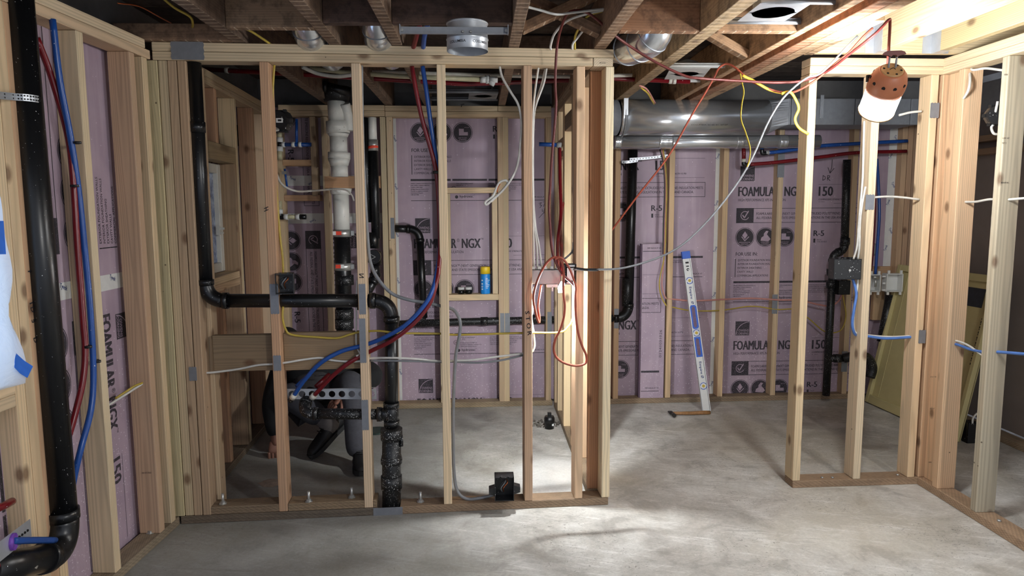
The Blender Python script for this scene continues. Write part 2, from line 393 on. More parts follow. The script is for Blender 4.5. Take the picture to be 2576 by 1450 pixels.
def plumb(pts, r, mat, parent, R=None, hub=1.2, n=20, hubs=True, ends=(False, False), matf=None):
    """rigid pipe: straight sections, a swept elbow with hubs at each corner"""
    pts = [Vector(p) for p in pts]; R = R or r * 1.9; m = len(pts); matf = matf or mat
    cut = [pts[0]]
    segs = []
    for i in range(1, m - 1):
        a = (pts[i - 1] - pts[i]).normalized(); b = (pts[i + 1] - pts[i]).normalized()
        ang = a.angle(b); d = R / math.tan(ang / 2) if ang > .05 else R
        s, e = pts[i] + a * d, pts[i] + b * d
        arc = []
        for k in range(11):
            t = k / 10; arc.append((1 - t) ** 2 * s + 2 * (1 - t) * t * (pts[i] * .85 + (s + e) * .075) + t * t * e)
        hs = r * .55
        bb = B().tube(arc, r * 1.06, n)
        if hubs:
            bb.tube([s + a * hs * 1.2, s - a * hs * .2], r * hub, n); bb.tube([e + b * hs * 1.2, e - b * hs * .2], r * hub, n)
        bb.obj('elbow', matf, parent)
        segs.append((cut[-1], s)); cut.append(e)
    segs.append((cut[-1], pts[-1]))
    for s, e in segs:
        if (e - s).length > .004: B().tube([s, e], r, n).obj('pipe', mat, parent)
def ringb(bb, c, ax, r, h, n=20): bb.tube([Vector(c) - Vector(ax) * h / 2, Vector(c) + Vector(ax) * h / 2], r, n); return bb
# ---------------------------------------------------------------- lettering
_tx = {}
def textpolys(body, bold=0.):
    k = (body, bold)
    if k not in _tx:
        cu = bpy.data.curves.new('t', 'FONT'); cu.body = body; cu.size = 1.0; cu.offset = bold; cu.resolution_u = 2
        o = bpy.data.objects.new('t', cu); COL.objects.link(o)
        dg = bpy.context.evaluated_depsgraph_get(); me = bpy.data.meshes.new_from_object(o.evaluated_get(dg))
        vs = [(v.co.x, v.co.y) for v in me.vertices]; fs = [tuple(p.vertices) for p in me.polygons]
        bpy.data.objects.remove(o); bpy.data.curves.remove(cu); bpy.data.meshes.remove(me)
        x0 = min((a for a, b in vs), default=0); x1 = max((a for a, b in vs), default=1)
        _tx[k] = (vs, fs, x0, x1)
    return _tx[k]
class Flat:
    """flat print: 2D shapes (x right, y up, metres)"""
    def __init__(s): s.v = []; s.f = []
    def text(s, body, x, y, h, w=None, bold=.0, cond=.78, rot=0., lift=0.):
        vs, fs, x0, x1 = textpolys(body, 0.); k = h / .73; kx = (w / (x1 - x0)) if w else k * cond
        c, sn = math.cos(rot), math.sin(rot)
        for q, (ox, oy) in enumerate(((0, 0), (bold, 0), (-bold, 0)) if bold else ((0, 0),)):   # heavier letters are struck again, slightly shifted
            n = len(s.v)
            for a, b in vs:
                px, py = (a - x0) * kx + ox * k, (b + oy) * k; s.v.append((x + px * c - py * sn, y + px * sn + py * c, lift + q * .00015))
            s.f += [tuple(i + n for i in f) for f in fs]
        return s
    def poly(s, pts, lift=0.): n = len(s.v); s.v += [(a, b, lift) for a, b in pts]; s.f.append(tuple(range(n, n + len(pts)))); return s
    def rect(s, x0, y0, x1, y1, lift=0.): return s.poly([(x0, y0), (x1, y0), (x1, y1), (x0, y1)], lift)
    def disc(s, x, y, r, n=28, lift=0.): return s.poly([(x + r * math.cos(2 * math.pi * i / n), y + r * math.sin(2 * math.pi * i / n)) for i in range(n)], lift)
    def arc(s, x, y, r0, r1, a0=0., a1=360., n=32, lift=0.):
        for i in range(n):
            t0 = math.radians(a0 + (a1 - a0) * i / n); t1 = math.radians(a0 + (a1 - a0) * (i + 1) / n)
            s.poly([(x + r0 * math.cos(t0), y + r0 * math.sin(t0)), (x + r1 * math.cos(t0), y + r1 * math.sin(t0)), (x + r1 * math.cos(t1), y + r1 * math.sin(t1)), (x + r0 * math.cos(t1), y + r0 * math.sin(t1))], lift)
        return s
    def line(s, pts, w, lift=0.):
        for a, b in zip(pts[:-1], pts[1:]):
            dx, dy = b[0] - a[0], b[1] - a[1]; l = math.hypot(dx, dy) or 1; nx, ny = -dy / l * w / 2, dx / l * w / 2; ex, ey = dx / l * w * .3, dy / l * w * .3
            s.poly([(a[0] + nx - ex, a[1] + ny - ey), (a[0] - nx - ex, a[1] - ny - ey), (b[0] - nx + ex, b[1] - ny + ey), (b[0] + nx + ex, b[1] + ny + ey)], lift)
        return s
    def put(s, name, mat, parent, o, u, v, clip=None, off=.0006):
        """lay it on the plane through o with axes u (right) and v (up)"""
        u = Vector(u).normalized(); v = Vector(v).normalized(); w = u.cross(v); o = Vector(o)
        bm = bmesh.new(); vs = [bm.verts.new(a) for a in s.v]
        for f in s.f:
            try: bm.faces.new([vs[i] for i in f])
            except ValueError: pass
        if clip:
            for co, no in (((clip[0], 0, 0), (-1, 0, 0)), ((clip[2], 0, 0), (1, 0, 0)), ((0, clip[1], 0), (0, -1, 0)), ((0, clip[3], 0), (0, 1, 0))):
                bmesh.ops.bisect_plane(bm, geom=bm.verts[:] + bm.edges[:] + bm.faces[:], plane_co=co, plane_no=no, clear_outer=True)
        me = bpy.data.meshes.new(name); bm.to_mesh(me); bm.free()
        mw = Matrix.Translation(o + w * off) @ Matrix((u, v, w)).transposed().to_4x4()
        return link(name, me, mat, parent, mw)
    def xf(s, other, dx, dy, k=1., rot=0.):
        n = len(s.v); c, sn = math.cos(rot), math.sin(rot)
        s.v += [(dx + k * (a * c - b * sn), dy + k * (a * sn + b * c), l) for a, b, l in other.v]; s.f += [tuple(i + n for i in f) for f in other.f]; return s
# wood tones (piece colours; joist tones also hold lamp light and shade)
def tone(r, g, b, j=6):
    d = random.uniform(-j, j); m = (r + g + b) / 3; k = .80    # weathered, a little greyer than fresh-cut
    return L(max(0, m + (r - m) * k + d), max(0, m + (g - m) * k + d), max(0, m + (b - m) * k + d * .8))
FIR = (214, 184, 146); PALE = (222, 200, 164); RED = (190, 146, 108); BROWN = (160, 128, 96); GREEN = (188, 172, 130); OLD = (150, 116, 88); SOOT = (74, 58, 50); SILL = (164, 142, 112)
def stud(par, x0, x1, y0, y1, z0, z1, tn=FIR, name='stud', mat='wood', F=None): return bx(name, x0, x1, y0, y1, z0, z1, mat, tone(*tn), par, F)
# ---------------------------------------------------------------- frames of reference for each framed wall
def frame(o, u):
    u = Vector(u); u.z = 0; u.normalize(); v = Vector((0, 0, 1)).cross(u)
    m = Matrix((u, v, Vector((0, 0, 1)))).transposed().to_4x4(); return Matrix.Translation(Vector(o)) @ m
def PF(F, x, y, v=0.):
    Fi = F.inverted(); o = Fi @ CP; d = Fi.to_3x3() @ ray(x, y); k = (v - o.y) / d.y; q = o + d * k; return q.x, q.z
def W3(F, x, y, v=0.): u, z = PF(F, x, y, v); return F @ Vector((u, v, z))
FN = frame(NO, NU)                                              # near frame
FL = frame((-1.400, 2.42, 0), (.038, .61, 0))                   # left frame
FK = frame((-1.335, 3.24, 0), (-.060, 1.31, 0))                 # left frame beyond the near frame
FF = frame((0, 4.811, 0), (1, .0178, 0))                        # far frame
FB = frame((1.55, 3.278, 0), (.65, .013, 0))                    # short frame at right
FR = frame((2.20, 3.38, 0), (0, -1, 0))                         # right frame running to the camera
FP_ = frame((.508, 4.81, 0), (0, -1, 0))                        # partition
PT, PB = 2.098, 2.025
def sp(par, F, xm, y, z0, z1, tn=FIR, v0=0., d=.089, t=.038, edge=0, name='stud'):
    """stud whose narrow face is centred (edge 0), ends (1) or starts (-1) at photo column xm"""
    u = PF(F, xm, y, v0)[0] - (t / 2 if edge == 1 else -t / 2 if edge == -1 else 0)
    return stud(par, u - t / 2, u + t / 2, v0, v0 + d, z0, z1, tn, name, F=F)
# ---------------------------------------------------------------- the room
def flat_box(name, x0, x1, y0, y1, z0, z1, mat):
    b = B(); b.box(((x0 + x1) / 2, (y0 + y1) / 2, (z0 + z1) / 2), (x1 - x0, y1 - y0, z1 - z0)); return b.obj(name, mat)
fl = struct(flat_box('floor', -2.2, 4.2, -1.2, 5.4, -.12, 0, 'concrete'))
wb = struct(flat_box('wall_back', -1.7, 4.2, 4.99, 5.25, 0, 2.5, 'concrete_wall'))
wl = sempty('wall_left', (-1.5, 2.5, 0)); 
for y0, y1, z0, z1 in ((-.6, 5.0, 0, .86), (-.6, 1.0, .86, 2.5), (2.09, 3.55, .86, 2.5), (3.84, 5.0, .86, 2.5), (1.0, 2.09, 1.75, 2.5), (3.55, 3.84, .86, 1.02), (3.55, 3.84, 1.72, 2.5)):
    b = B(); b.box((-1.63, (y0 + y1) / 2, (z0 + z1) / 2), (.20, y1 - y0, z1 - z0)); b.obj('concrete_section', 'concrete_wall', wl)
wr = struct(flat_box('wall_right', 3.20, 3.30, 1.6, 5.0, .04, 2.06, 'drywall'))
bx('bottom_plate', 3.09, 3.18, 2.2, 4.85, 0, .038, 'sill', tone(*SILL), wr)
for y in (3.42, 4.6): stud(wr, 3.10, 3.19, y, y + .038, .038, 1.86, BROWN)
bx('top_plate', 3.10, 3.19, 2.2, 4.85, 1.72, 1.757, 'wood', tone(*BROWN), wr)
bx('top_plate', 3.10, 3.19, 2.2, 4.85, 1.80, 1.837, 'wood', tone(*BROWN), wr)
# ---------------------------------------------------------------- foam panels with their print
PXM = .00282
def print_block():
    f = Flat(); k = 1.0
    f.rect(0, -37, 37, 0)                                                    # logo square
    f.text('FOAMULAR', -3, -75, 25, 104, .03); f.text('®', 103, -60, 9); f.text('NGX', 116, -75, 25, 46, .03); f.text('™', 163, -58, 8)
    f.text('150', 205, -75, 25, 36, .028); f.text('COMPRESSIVE STRENGTH 15 PSI', 205, -86, 4.4, 78, .02); f.text('MIN COMPRESSIVE', 205, -91, 1.8)
    f.line([(203, -46), (330, -46)], .6); f.line([(245, -94), (330, -94)], .6)
    f.text('HIGH PERFORMANCE XPS INSULATION', -3, -88, 7, 122, .004)
    f.rect(-7, -143, 38, -105); f.line([(38, -106), (332, -106), (332, -142), (38, -142)], 1.2)
    f.text('FOAMULAR® NGX™ (NEXT GENERATION EXTRUDED POLYSTYRENE) INSULATION MEETS', 45, -122.5, 6.6, 282, .008)
    f.text('ALL FEDERAL AND STATE EMISSIONS REGULATIONS IN THE USA AND CANADA.', 45, -133, 6.6, 258, .008)
    for x in (17, 70, 121):
        f.disc(x, -179, 22.3, 36); f.arc(x, -179, 23.6, 24.8)
    f.text('R-5', 196, -177, 15, 27, .03); f.text('1', 196, -194, 11, 5); f.text('INCH', 205, -188.5, 3.4, 11, .01); f.text('THICKNESS', 205, -193.5, 3.4, 26, .01)
    f.text('FOR USE IN:', -5, -226, 9, 56, .014); f.rect(-6, -281, -4.4, -234)
    for i, s in enumerate(('EXTERIOR FOUNDATION WALLS', 'INTERIOR FOUNDATION WALLS', 'EXTERIOR SHEATHING', 'CAVITY WALLS', 'COMMERCIAL APPLICATIONS')):
        f.text(s, 1.5 - i * .4, -240.5 - 9.9 * i, 5.6, None, .005, .80)
    for x0, x1 in ((-9, 90), (94, 180), (184, 331)): f.rect(x0, -297, x1, -292)
    tiny = [('OWENS CORNING FOAM INSULATION, LLC', 'ONE OWENS CORNING PARKWAY', 'TOLEDO, OHIO 43659', 'All Rights Reserved. Printed in U.S.A.', 'The color is a registered trademark', 'www.owenscorning.com', '1-800-GET-PINK'),
            ('Meets California Quality Standards', 'HUD UM 71a', '', 'Code Evaluation Report UL ER8811-01', 'A copy of the UL Classification Certificate or UL', 'is available at www.owenscorning.com', ''),
            ('CAUTION: This product is combustible. A thermal barrier is required as specified in', 'the applicable building code, or the installed building, consult (1-800-438-7465)', 'For proper installation, resistance to heat flow. The higher', 'This product must be installed properly to get the stated', 'Follow the manufacturer instructions carefully', '', '')]
    for x, ls in zip((-9, 104, 184), tiny):
        for i, s in enumerate(ls):
            if s: f.text(s, x, -304.5 - 4.6 * i, 2.9, None, .01, .74)
    f.text('hydrovac', 112, -338, 6, 34, .03); f.text('™', 147, -334, 3); f.disc(104, -336.5, 4)
    f.arc(97, -316, 5, 6); f.text('UL', 94, -318.5, 5, 6, .02)
    f.rect(-9, -346, 331, -344.6); f.text('MP-NGX-P-V3', 296, -339, 3.4, 34, .03)
    return f
def print_light():      # the unprinted lavender drawing inside the dark shapes
    f = Flat()
    f.arc(37, -37, 34.5, 36, 92, 178, 24); f.text('OWENS', 8, -27, 6.4, 27, .004); f.text('CORNING', 3, -35, 6.4, 32, .004)
    f.arc(15.5, -124, 9.6, 11.2, 40, 335); f.line([(9.5, -123), (14, -130), (24, -113)], 2.6)
    f.poly([(17, -164), (24, -174), (17, -184), (10, -174)]); f.line([(9, -178), (17, -188), (27, -178)], 2.2)
    f.poly([(58, -188), (60, -180), (66, -176), (66, -170), (72, -163), (78, -164), (74, -172), (80, -179), (84, -184), (78, -190)])
    f.poly([(112, -186), (112, -170), (124, -170), (124, -178), (134, -178), (134, -186)])
    for x, a, b_ in ((17, 'SUPERIOR MOISTURE', 'RESISTANCE'), (70, 'STRONG', '& DURABLE'), (121, 'EASY TO CUT', '& HANDLE')):
        wa = 30 if len(a) > 12 else 20
        f.text(a, x - wa / 2, -193.5, 2.8, wa, .02); f.text(b_, x - 9, -198, 2.8, 18, .02)
    for i in range(4): f.rect(126 + i * 3, -167.5, 127.4 + i * 3, -166)
    return f
PB_D, PB_L = print_block(), print_light()
def foam_panel(parent, c0, u, width, z0, z1, blocks, turn=0, th=.026):
    """upright foam board; c0 = its left bottom front corner seen from the room, u = direction to the right"""
    u = Vector(u).normalized(); n = u.cross(Vector((0, 0, 1)))      # towards the room
    b = B(); c = Vector(c0); v8 = [c + u * a + Vector((0, 0, z)) - n * d for a in (0, width) for z in (z0, z1) for d in (0, th)]
    b.add(v8, [(0, 2, 3, 1), (4, 5, 7, 6), (0, 1, 5, 4), (2, 6, 7, 3), (0, 4, 6, 2), (1, 3, 7, 5)])
    o = b.obj('insulation_panel', 'foam', parent)
    d, l = Flat(), Flat()
    for a, z, rot in blocks:
        d.xf(PB_D, a, z - z0, PXM, math.radians(rot)); l.xf(PB_L, a, z - z0, PXM, math.radians(rot))
    if blocks:
        og = c + Vector((0, 0, z0)); e = .004
        x = d.put('printing', 'print', o, og, u, (0, 0, 1), (e, e, width - e, z1 - z0 - e), .0008); x['kind'] = 'stuff'
        x = l.put('printing', 'foam', o, og, u, (0, 0, 1), (e, e, width - e, z1 - z0 - e), .0013); x['kind'] = 'stuff'
    return o
FY = 4.925                                                     # face of the foam on the back wall
def bp(x, y): q = P(x, y, FY); return q.x, q.z
def seam(parent, o, u, v, length, w=.055):
    """pale seam tape with its small repeated marks; o is the middle of its start, v runs along it"""
    u = Vector(u).normalized(); v = Vector(v).normalized(); n = u.cross(v); o = Vector(o)
    b = B(); b.add([o + u * a + v * t + n * k for a in (-w / 2, w / 2) for t in (0, length) for k in (0.0003, .0016)], [(0, 2, 3, 1), (4, 5, 7, 6), (0, 1, 5, 4), (2, 6, 7, 3), (0, 4, 6, 2), (1, 3, 7, 5)])
    t = b.obj('seam_tape', 'white_plastic', parent); f = Flat(); y = .06; i = 0
    while y < length - .08:
        f.text('Tyvek', -.012 + (.012 if i % 2 else -.004), y, .018, .045, .01, rot=math.radians(-62 if i % 2 else 68)); y += .165; i += 1
    f.put('lettering', 'blue_ink', t, o, u, v, None, .0024)
edges = [bp(992, 600)[0] - 0.02, bp(1400, 600)[0], bp(1805, 700)[0], bp(2232, 700)[0], 4.1]
for i, xl in enumerate((1044, None, 1858, 2254)):
    a0, a1 = edges[i], edges[i + 1]
    if i == 1: lx = bp(1773, 480)[0] - 332 * PXM
    else: lx = bp(xl, 560)[0]
    zz = {0: (548, 950, 146), 1: (352, 760, None), 2: (420, 816, None), 3: (628, 232, None)}[i]
    blocks = [(lx - a0, bp(1300, y)[1], 0) for y in zz if y]
    foam_panel(wb, (a0 + .001, FY, 0), (1, 0, 0), a1 - a0 - .002, .02, 2.1, blocks)
# bay behind the drain stack: boards laid sideways, print reading downwards
a0 = -1.50; foam_panel(wb, (a0, FY, 0), (1, 0, 0), edges[0] - a0 - .002, .02, 2.1, [(bp(914, 590)[0] - a0, bp(800, 588)[1], -90), (bp(914, 590)[0] - a0, bp(800, 588)[1] + 1.13, -90)])
for xx, y in ((993, 600), (1802, 700), (2228, 700)): seam(wb, (bp(xx, y)[0], FY, .03), (1, 0, 0), (0, 0, 1), 2.0)
seam(wb, (-1.38, FY, bp(750, 455)[1]), (0, 0, -1), (1, 0, 0), .7, .07); seam(wb, (-1.38, FY, bp(750, 550)[1]), (0, 0, -1), (1, 0, 0), .7, .07)
# left wall boards (upper and lower, tape between); room side faces +X
FX = -1.482
zj = PX(250, 715, FX).z
pl_ = lambda y0, y1, z0, z1, bl: foam_panel(wl, (FX, y0, 0), (0, 1, 0), y1 - y0, z0, z1, bl)
qa = PX(268, 612, FX); qb = PX(262, 792, FX)
pl_(2.10, 3.54, zj, 2.1, [(.007, 1.27, 90), (1.226, 1.27, 90)])
pl_(2.10, 3.54, .02, zj - .001, [(.852, .984, -90), (2.07, .984, -90)])
pl_(3.84, 4.92, .02, 2.1, [(.95, 1.9, -90)])
pl_(3.54, 3.84, .02, 1.0, []); pl_(3.54, 3.84, 1.74, 2.1, [])
pl_(1.2, 2.10, .02, .86, [])
seam(wl, (FX, 2.10, zj), (0, 0, -1), (0, 1, 0), 1.40, .062)
# marker scribbles on the foam (carpenter's notes)
def scrib(par, pts, y, x, wdt=.0035, plane=FY, mat='ink', s=.00282):
    f = Flat(); f.line([(a * s, b * s) for a, b in pts], wdt); return f
def note(par, x, y, strokes, wdt=.004):
    q = P(x, y, FY); f = Flat()
    for st in strokes: f.line([(a * PXM, -b * PXM) for a, b in st], wdt)
    f.put('marker_note', 'ink', par, (q.x, FY, q.z), (1, 0, 0), (0, 0, 1), None, .002)
note(wb, 2068, 442, [[(2, 0), (2, 12)], [(2, 0), (8, 3), (8, 9), (2, 12)], [(14, 12), (14, 0), (20, 1), (19, 5), (14, 6), (21, 13)], [(24, -40), (24, -20), (20, -8)], [(14, -20), (20, -6), (30, -18)]])
note(wb, 1356, 512, [[(0, 0), (6, -2), (2, 4), (7, 5), (2, 11)], [(10, -3), (15, -4), (11, 8)], [(17, 6), (18, 7)], [(8, 14), (8, 20), (14, 19)], [(13, 13), (13, 25)], [(0, 36), (18, 16)]], .003)
# ---------------------------------------------------------------- near frame
nw = thing('stud_frame', 'open stud frame with drain pipes running through it, nearest the camera', 'wall frame', NO, NA)
NT_ = lambda *c: tone(*c)
def nb(name, u0, u1, v0, v1, z0, z1, tn=FIR, mat='wood'): return bx(name, u0, u1, v0, v1, z0, z1, mat, tone(*tn), nw, FN)
nb('top_plate', 0, 1.955, 0, .089, 2.062, 2.098, (206, 184, 146)); nb('top_plate', 0, 1.862, .001, .09, 2.025, 2.061, (210, 186, 146)); nb('top_plate', 1.864, 1.952, 0, .088, 2.025, 2.061, (198, 180, 148))
us = lambda x, y=1262: PF(FN, x, y)[0]
nb('bottom_plate', -.0, us(950, 1290), 0, .089, 0, .036, (112, 98, 80), 'sill'); nb('bottom_plate', us(1006, 1290), 1.952, 0, .089, 0, .037, (150, 122, 92), 'sill')
nb('bottom_plate', us(523, 1275), us(703, 1275), .002, .089, .037, .073, (138, 116, 88), 'sill'); nb('bottom_plate', us(724, 1275), us(948, 1275), .002, .089, .037, .073, (146, 122, 90), 'sill')
for i, (tn, v) in enumerate((((196, 180, 132), 0.0), ((190, 168, 130), .003), ((180, 152, 118), .001), ((176, 146, 112), .0), ((204, 174, 134), .082))):
    if i < 4: e0, e1 = ((372, 395), (396.5, 419), (420.5, 443), (445, 467))[i]; nb('stud', us(e0, 165), us(e1, 165), v, .089, .037, 2.024, tn)
    else: nb('stud', .112, .150, .092, .169, .037, 2.024, tn)
nb('stud', -.040, -.003, .0, .089, .037, 2.024, (190, 172, 124))
for x, tn in ((712, RED), (927, FIR), (1127, (214, 188, 148)), (1330, (196, 158, 122)), (1455, (204, 168, 130)), (1523, (220, 202, 162))):
    u = us(x); nb('stud', u - .019, u + .019, 0, .089, .038, 2.024, tn)
nb('blocking', .162, us(712) - .0195, .050, .088, PF(FN, 600, 941)[1], PF(FN, 600, 849)[1], (134, 112, 82)); nb('blocking', us(712) + .0195, us(927) - .0195, .050, .088, PF(FN, 800, 937)[1], PF(FN, 800, 842)[1], (146, 120, 86))
def nail_plate(par, F, x0, y0, x1, y1, v=0., mat='guard_plate', name='nail_plate', rag=True):
    """thin stamped guard plate with toothed short edges"""
    a, b = PF(F, x0, y0, v), PF(F, x1, y1, v); u0, u1 = a[0], b[0]; z1, z0 = a[1], b[1]; n = 6; poly = []
    horiz = (u1 - u0) > (z1 - z0)
    t = .0035 if rag else 0
    if not horiz:
        for i in range(n + 1): poly.append((u0 + (u1 - u0) * i / n, z0 - (t if i % 2 else 0)))
        for i in range(n + 1): poly.append((u1 - (u1 - u0) * i / n, z1 + (t if i % 2 else 0)))
    else:
        for i in range(n + 1): poly.append((u1 + (t if i % 2 else 0), z0 + (z1 - z0) * i / n))
        for i in range(n + 1): poly.append((u0 - (t if i % 2 else 0), z1 - (z1 - z0) * i / n))
    R3 = F.to_3x3(); bb = B(); bb.prism(poly, F @ Vector((0, v - .0002, 0)), R3 @ Vector((1, 0, 0)), R3 @ Vector((0, 0, 1)), .0016)
    return bb.obj(name, mat, par)
for q in ((430, 104, 513, 151), (678, 716, 703, 789), (687, 896, 708, 932), (902, 716, 921, 790), (903, 803, 922, 912), (909, 1008, 928, 1081), (475, 925, 496, 957)): nail_plate(nw, FN, *q)
nail_plate(nw, FN, 939, 1279, 1013, 1297, rag=False)
# carpenter's marks on studs
def mark(par, F, x, y, s, h, rot=-90, v=0., strokes=None):
    u, z = PF(F, x, y, v); R3 = F.to_3x3(); f = Flat()
    if strokes:
        for st in strokes: f.line([(a * h, b * h) for a, b in st], .0035)
    else: f.text(s, 0, 0, h, None, .03, 1.25, math.radians(rot))
    f.put('marker_note', 'ink', par, F @ Vector((u, v, z)), R3 @ Vector((1, 0, 0)), R3 @ Vector((0, 0, 1)), None, .0006)
mark(nw, FN, 1321, 784, 'S T O R', .020, -84)

mark(nw, FN, 669, 525, '', .012, strokes=[[(-.6, 0), (.8, .6)], [(-.6, -1), (.8, -.4)], [(.1, .3), (.1, -.7)]])
mark(nw, FN, 904, 690, '', .014, strokes=[[(0, 0), (1.3, 0)], [(0, -.1), (1.2, -1)], [(0, -1.1), (1.3, -1.1)]])
# ---------------------------------------------------------------- left frame (near part, with the plastic-covered window)
lw = thing('stud_frame', 'left-hand stud frame beside the big black pipe, printed foam behind', 'wall frame', FL.translation, math.atan2(.61, .038))
def lb(name, u0, u1, v0, v1, z0, z1, tn=FIR, mat='wood'): return bx(name, u0, u1, v0, v1, z0, z1, mat, tone(*tn), lw, FL)
UE = PF(FL, 450, 1318)[0]
lb('top_plate', -1.5, UE - .03, 0, .089, 2.062, 2.098, (214, 190, 152)); lb('top_plate', -1.5, UE + .005, .0, .089, 2.025, 2.061, (206, 174, 136))
lb('bottom_plate', -1.5, UE + .01, 0, .089, 0, .038, (150, 132, 104), 'sill')
for x, y, tn in ((207, 66, (212, 190, 150)), (338, 140, (196, 158, 122)), (370, 155, (210, 184, 142))):
    sp(lw, FL, x, y, .038, 2.024, tn, edge=1)
uw = PF(FL, 115, 700)[0]
for i, tn in enumerate(((214, 184, 138), (208, 164, 120), (216, 186, 140), (220, 192, 146))): lb('stud', uw - .042 * (i + 1) - .002, uw - .042 * i - .004, .001 * (i % 2), .089, .038, 2.024, tn)
wu = uw - .172
zs = PF(FL, 40, 960)[1]
lb('window_sill_plate', -1.2, wu, 0, .089, zs - .038, zs, (212, 186, 144)); lb('window_sill_plate', -1.2, wu, .001, .089, zs - .077, zs - .039, (206, 180, 140))
lb('header', -1.2, wu, .0, .04, 1.70, 1.80, (204, 176, 134)); lb('header', -1.2, wu, .045, .085, 1.70, 1.80, (196, 160, 118)); lb('header', -1.2, wu, 0, .089, 1.655, 1.695, (210, 180, 134))
lb('stud', -.9, -.862, 0, .089, .038, zs - .078, BROWN)
for x, y, s_ in ((70, 683, 'P'), (74, 764, 'I D'), (79, 806, '5'), (84, 852, 'D')): mark(lw, FL, x, y, s_, .016, -78)
# second piece, left of the work bay
kw = thing('stud_frame', 'left-hand stud frame around the small white window, behind the near frame', 'wall frame', FK.translation, math.atan2(1.31, -.06))
def kb(name, u0, u1, v0, v1, z0, z1, tn=FIR, mat='wood'): return bx(name, u0, u1, v0, v1, z0, z1, mat, tone(*tn), kw, FK)
kb('top_plate', 0, 1.55, 0, .089, 2.062, 2.098, (196, 172, 132)); kb('top_plate', 0, 1.55, .0, .089, 2.025, 2.061, (190, 164, 126)); kb('bottom_plate', 0, 1.55, 0, .089, 0, .038, (120, 104, 82), 'sill')
z_h1 = PF(FK, 590, 372)[1]; z_h0 = PF(FK, 590, 412)[1]; z_s = PF(FK, 575, 690)[1]
uk = [PF(FK, x, y)[0] for x, y in ((544, 225), (592, 245), (637, 262), (665, 300))]
kb('stud', .005, .04, 0, .089, .038, 2.024, BROWN)
kb('stud', uk[0] - .038, uk[0], 0, .089, z_h1, 2.024, RED); kb('stud', uk[1] - .038, uk[1], 0, .089, .038, 2.024, (200, 176, 134)); kb('stud', uk[1] - .078, uk[1] - .04, 0, .089, .038, z_h0, (160, 130, 98))
kb('stud', uk[2] - .038, uk[2], 0, .089, .038, 2.024, RED); kb('stud', uk[3] - .0, uk[3] + .038, 0, .089, .038, 2.024, FIR); kb('stud', 1.46, 1.498, 0, .089, .038, 2.024, FIR)
kb('header', .13, uk[1] - .04, 0, .089, z_h0, z_h1, (160, 136, 96)); kb('window_sill_plate', .13, uk[1] - .08, 0, .089, z_s - .038, z_s, (206, 178, 136)); kb('window_sill_plate', .13, uk[1] - .08, 0, .089, z_s - .077, z_s - .039, (200, 168, 128)); kb('stud', uk[0] - .04, uk[0], .01, .089, .038, z_s - .078, RED)
# ---------------------------------------------------------------- far frame
fw = thing('stud_frame', 'long stud frame along the back wall in front of the printed foam', 'wall frame', FF.translation, math.atan(.0178))
def fb(name, u0, u1, v0, v1, z0, z1, tn=FIR, mat='wood'): return bx(name, u0, u1, v0, v1, z0, z1, mat, tone(*tn), fw, FF)
uf = lambda x, y=600, v=0.: PF(FF, x, y, v)[0]; zf = lambda x, y, v=0.: PF(FF, x, y, v)[1]
fb('bottom_plate', -1.34, .50, 0, .089, 0, .038, (168, 146, 112), 'sill'); fb('bottom_plate', .90, uf(2162, 1000), 0, .089, 0, .038, (150, 126, 98), 'sill')
uj = uf(968, 270); uj2 = uf(1252, 280)
fb('top_plate', -1.34, uj - .002, 0, .089, 2.062, 2.098, (198, 172, 134)); fb('top_plate', uj, uj2, 0, .089, 2.06, 2.096, (204, 178, 138)); fb('top_plate', uj2 + .002, .49, 0, .089, 2.06, 2.096, (198, 174, 134))
fb('top_plate', -1.34, uj - .002, 0, .089, 2.025, 2.061, (202, 174, 134)); fb('top_plate', uj, .49, .002, .089, 2.022, 2.058, (208, 180, 138))
fb('top_plate', .62, 2.9, 0, .089, 2.025, 2.061, BROWN); fb('top_plate', .62, 2.9, 0, .089, 2.062, 2.098, BROWN)
B0 = .038; T0 = 2.022
for x, y, tn in ((962, 300, (198, 178, 138)), (978, 300, (212, 184, 144)), (1113, 800, (214, 190, 148)), (1259, 400, (208, 178, 138)), (1272, 400, (214, 190, 146)), (1380, 350, (206, 176, 134))): sp(fw, FF, x, y, B0, T0, tn)
for x, y, tn in ((1555, 420, (196, 156, 114)), (1692, 400, (208, 174, 130)), (1828, 400, (214, 182, 138)), (1966, 400, (204, 176, 136)), (2152, 420, (206, 176, 134)), (2261, 640, (204, 166, 126)), (2275, 640, (190, 150, 114)), (2289, 640, (180, 144, 112)), (2345, 640, BROWN)): sp(fw, FF, x, y, B0, T0, tn)
ub = uf(808, 300)
fb('stud', ub - .004, ub + .034, 0, .089, B0, T0, (200, 174, 134)); ua = uf(787, 350); fb('cripple_stud', ua - .019, ua + .019, 0, .089, zf(790, 495), T0, (176, 146, 110))
ul = uf(702, 450); fb('cripple_stud', ul - .012, ul + .026, 0, .089, B0, T0, (206, 180, 138))
fb('blocking', ul + .027, uf(785, 410), 0, .089, zf(740, 417), zf(740, 402), (200, 156, 112)); fb('blocking', ul + .027, uf(805, 498), 0, .089, zf(740, 506), zf(740, 491), (196, 150, 108))
fb('blocking', uf(816, 458), uf(957, 458), -.001, .037, zf(880, 474), zf(880, 443), (192, 144, 100))
un0, un1 = uf(1127, 600), uf(1252, 600)
fb('blocking', un0 - .02, un1, 0, .089, zf(1190, 486), zf(1190, 472), (214, 188, 146)); fb('blocking', un0 - .018, un1 + .004, -.006, .089, zf(1190, 756), zf(1190, 741), (218, 192, 148))
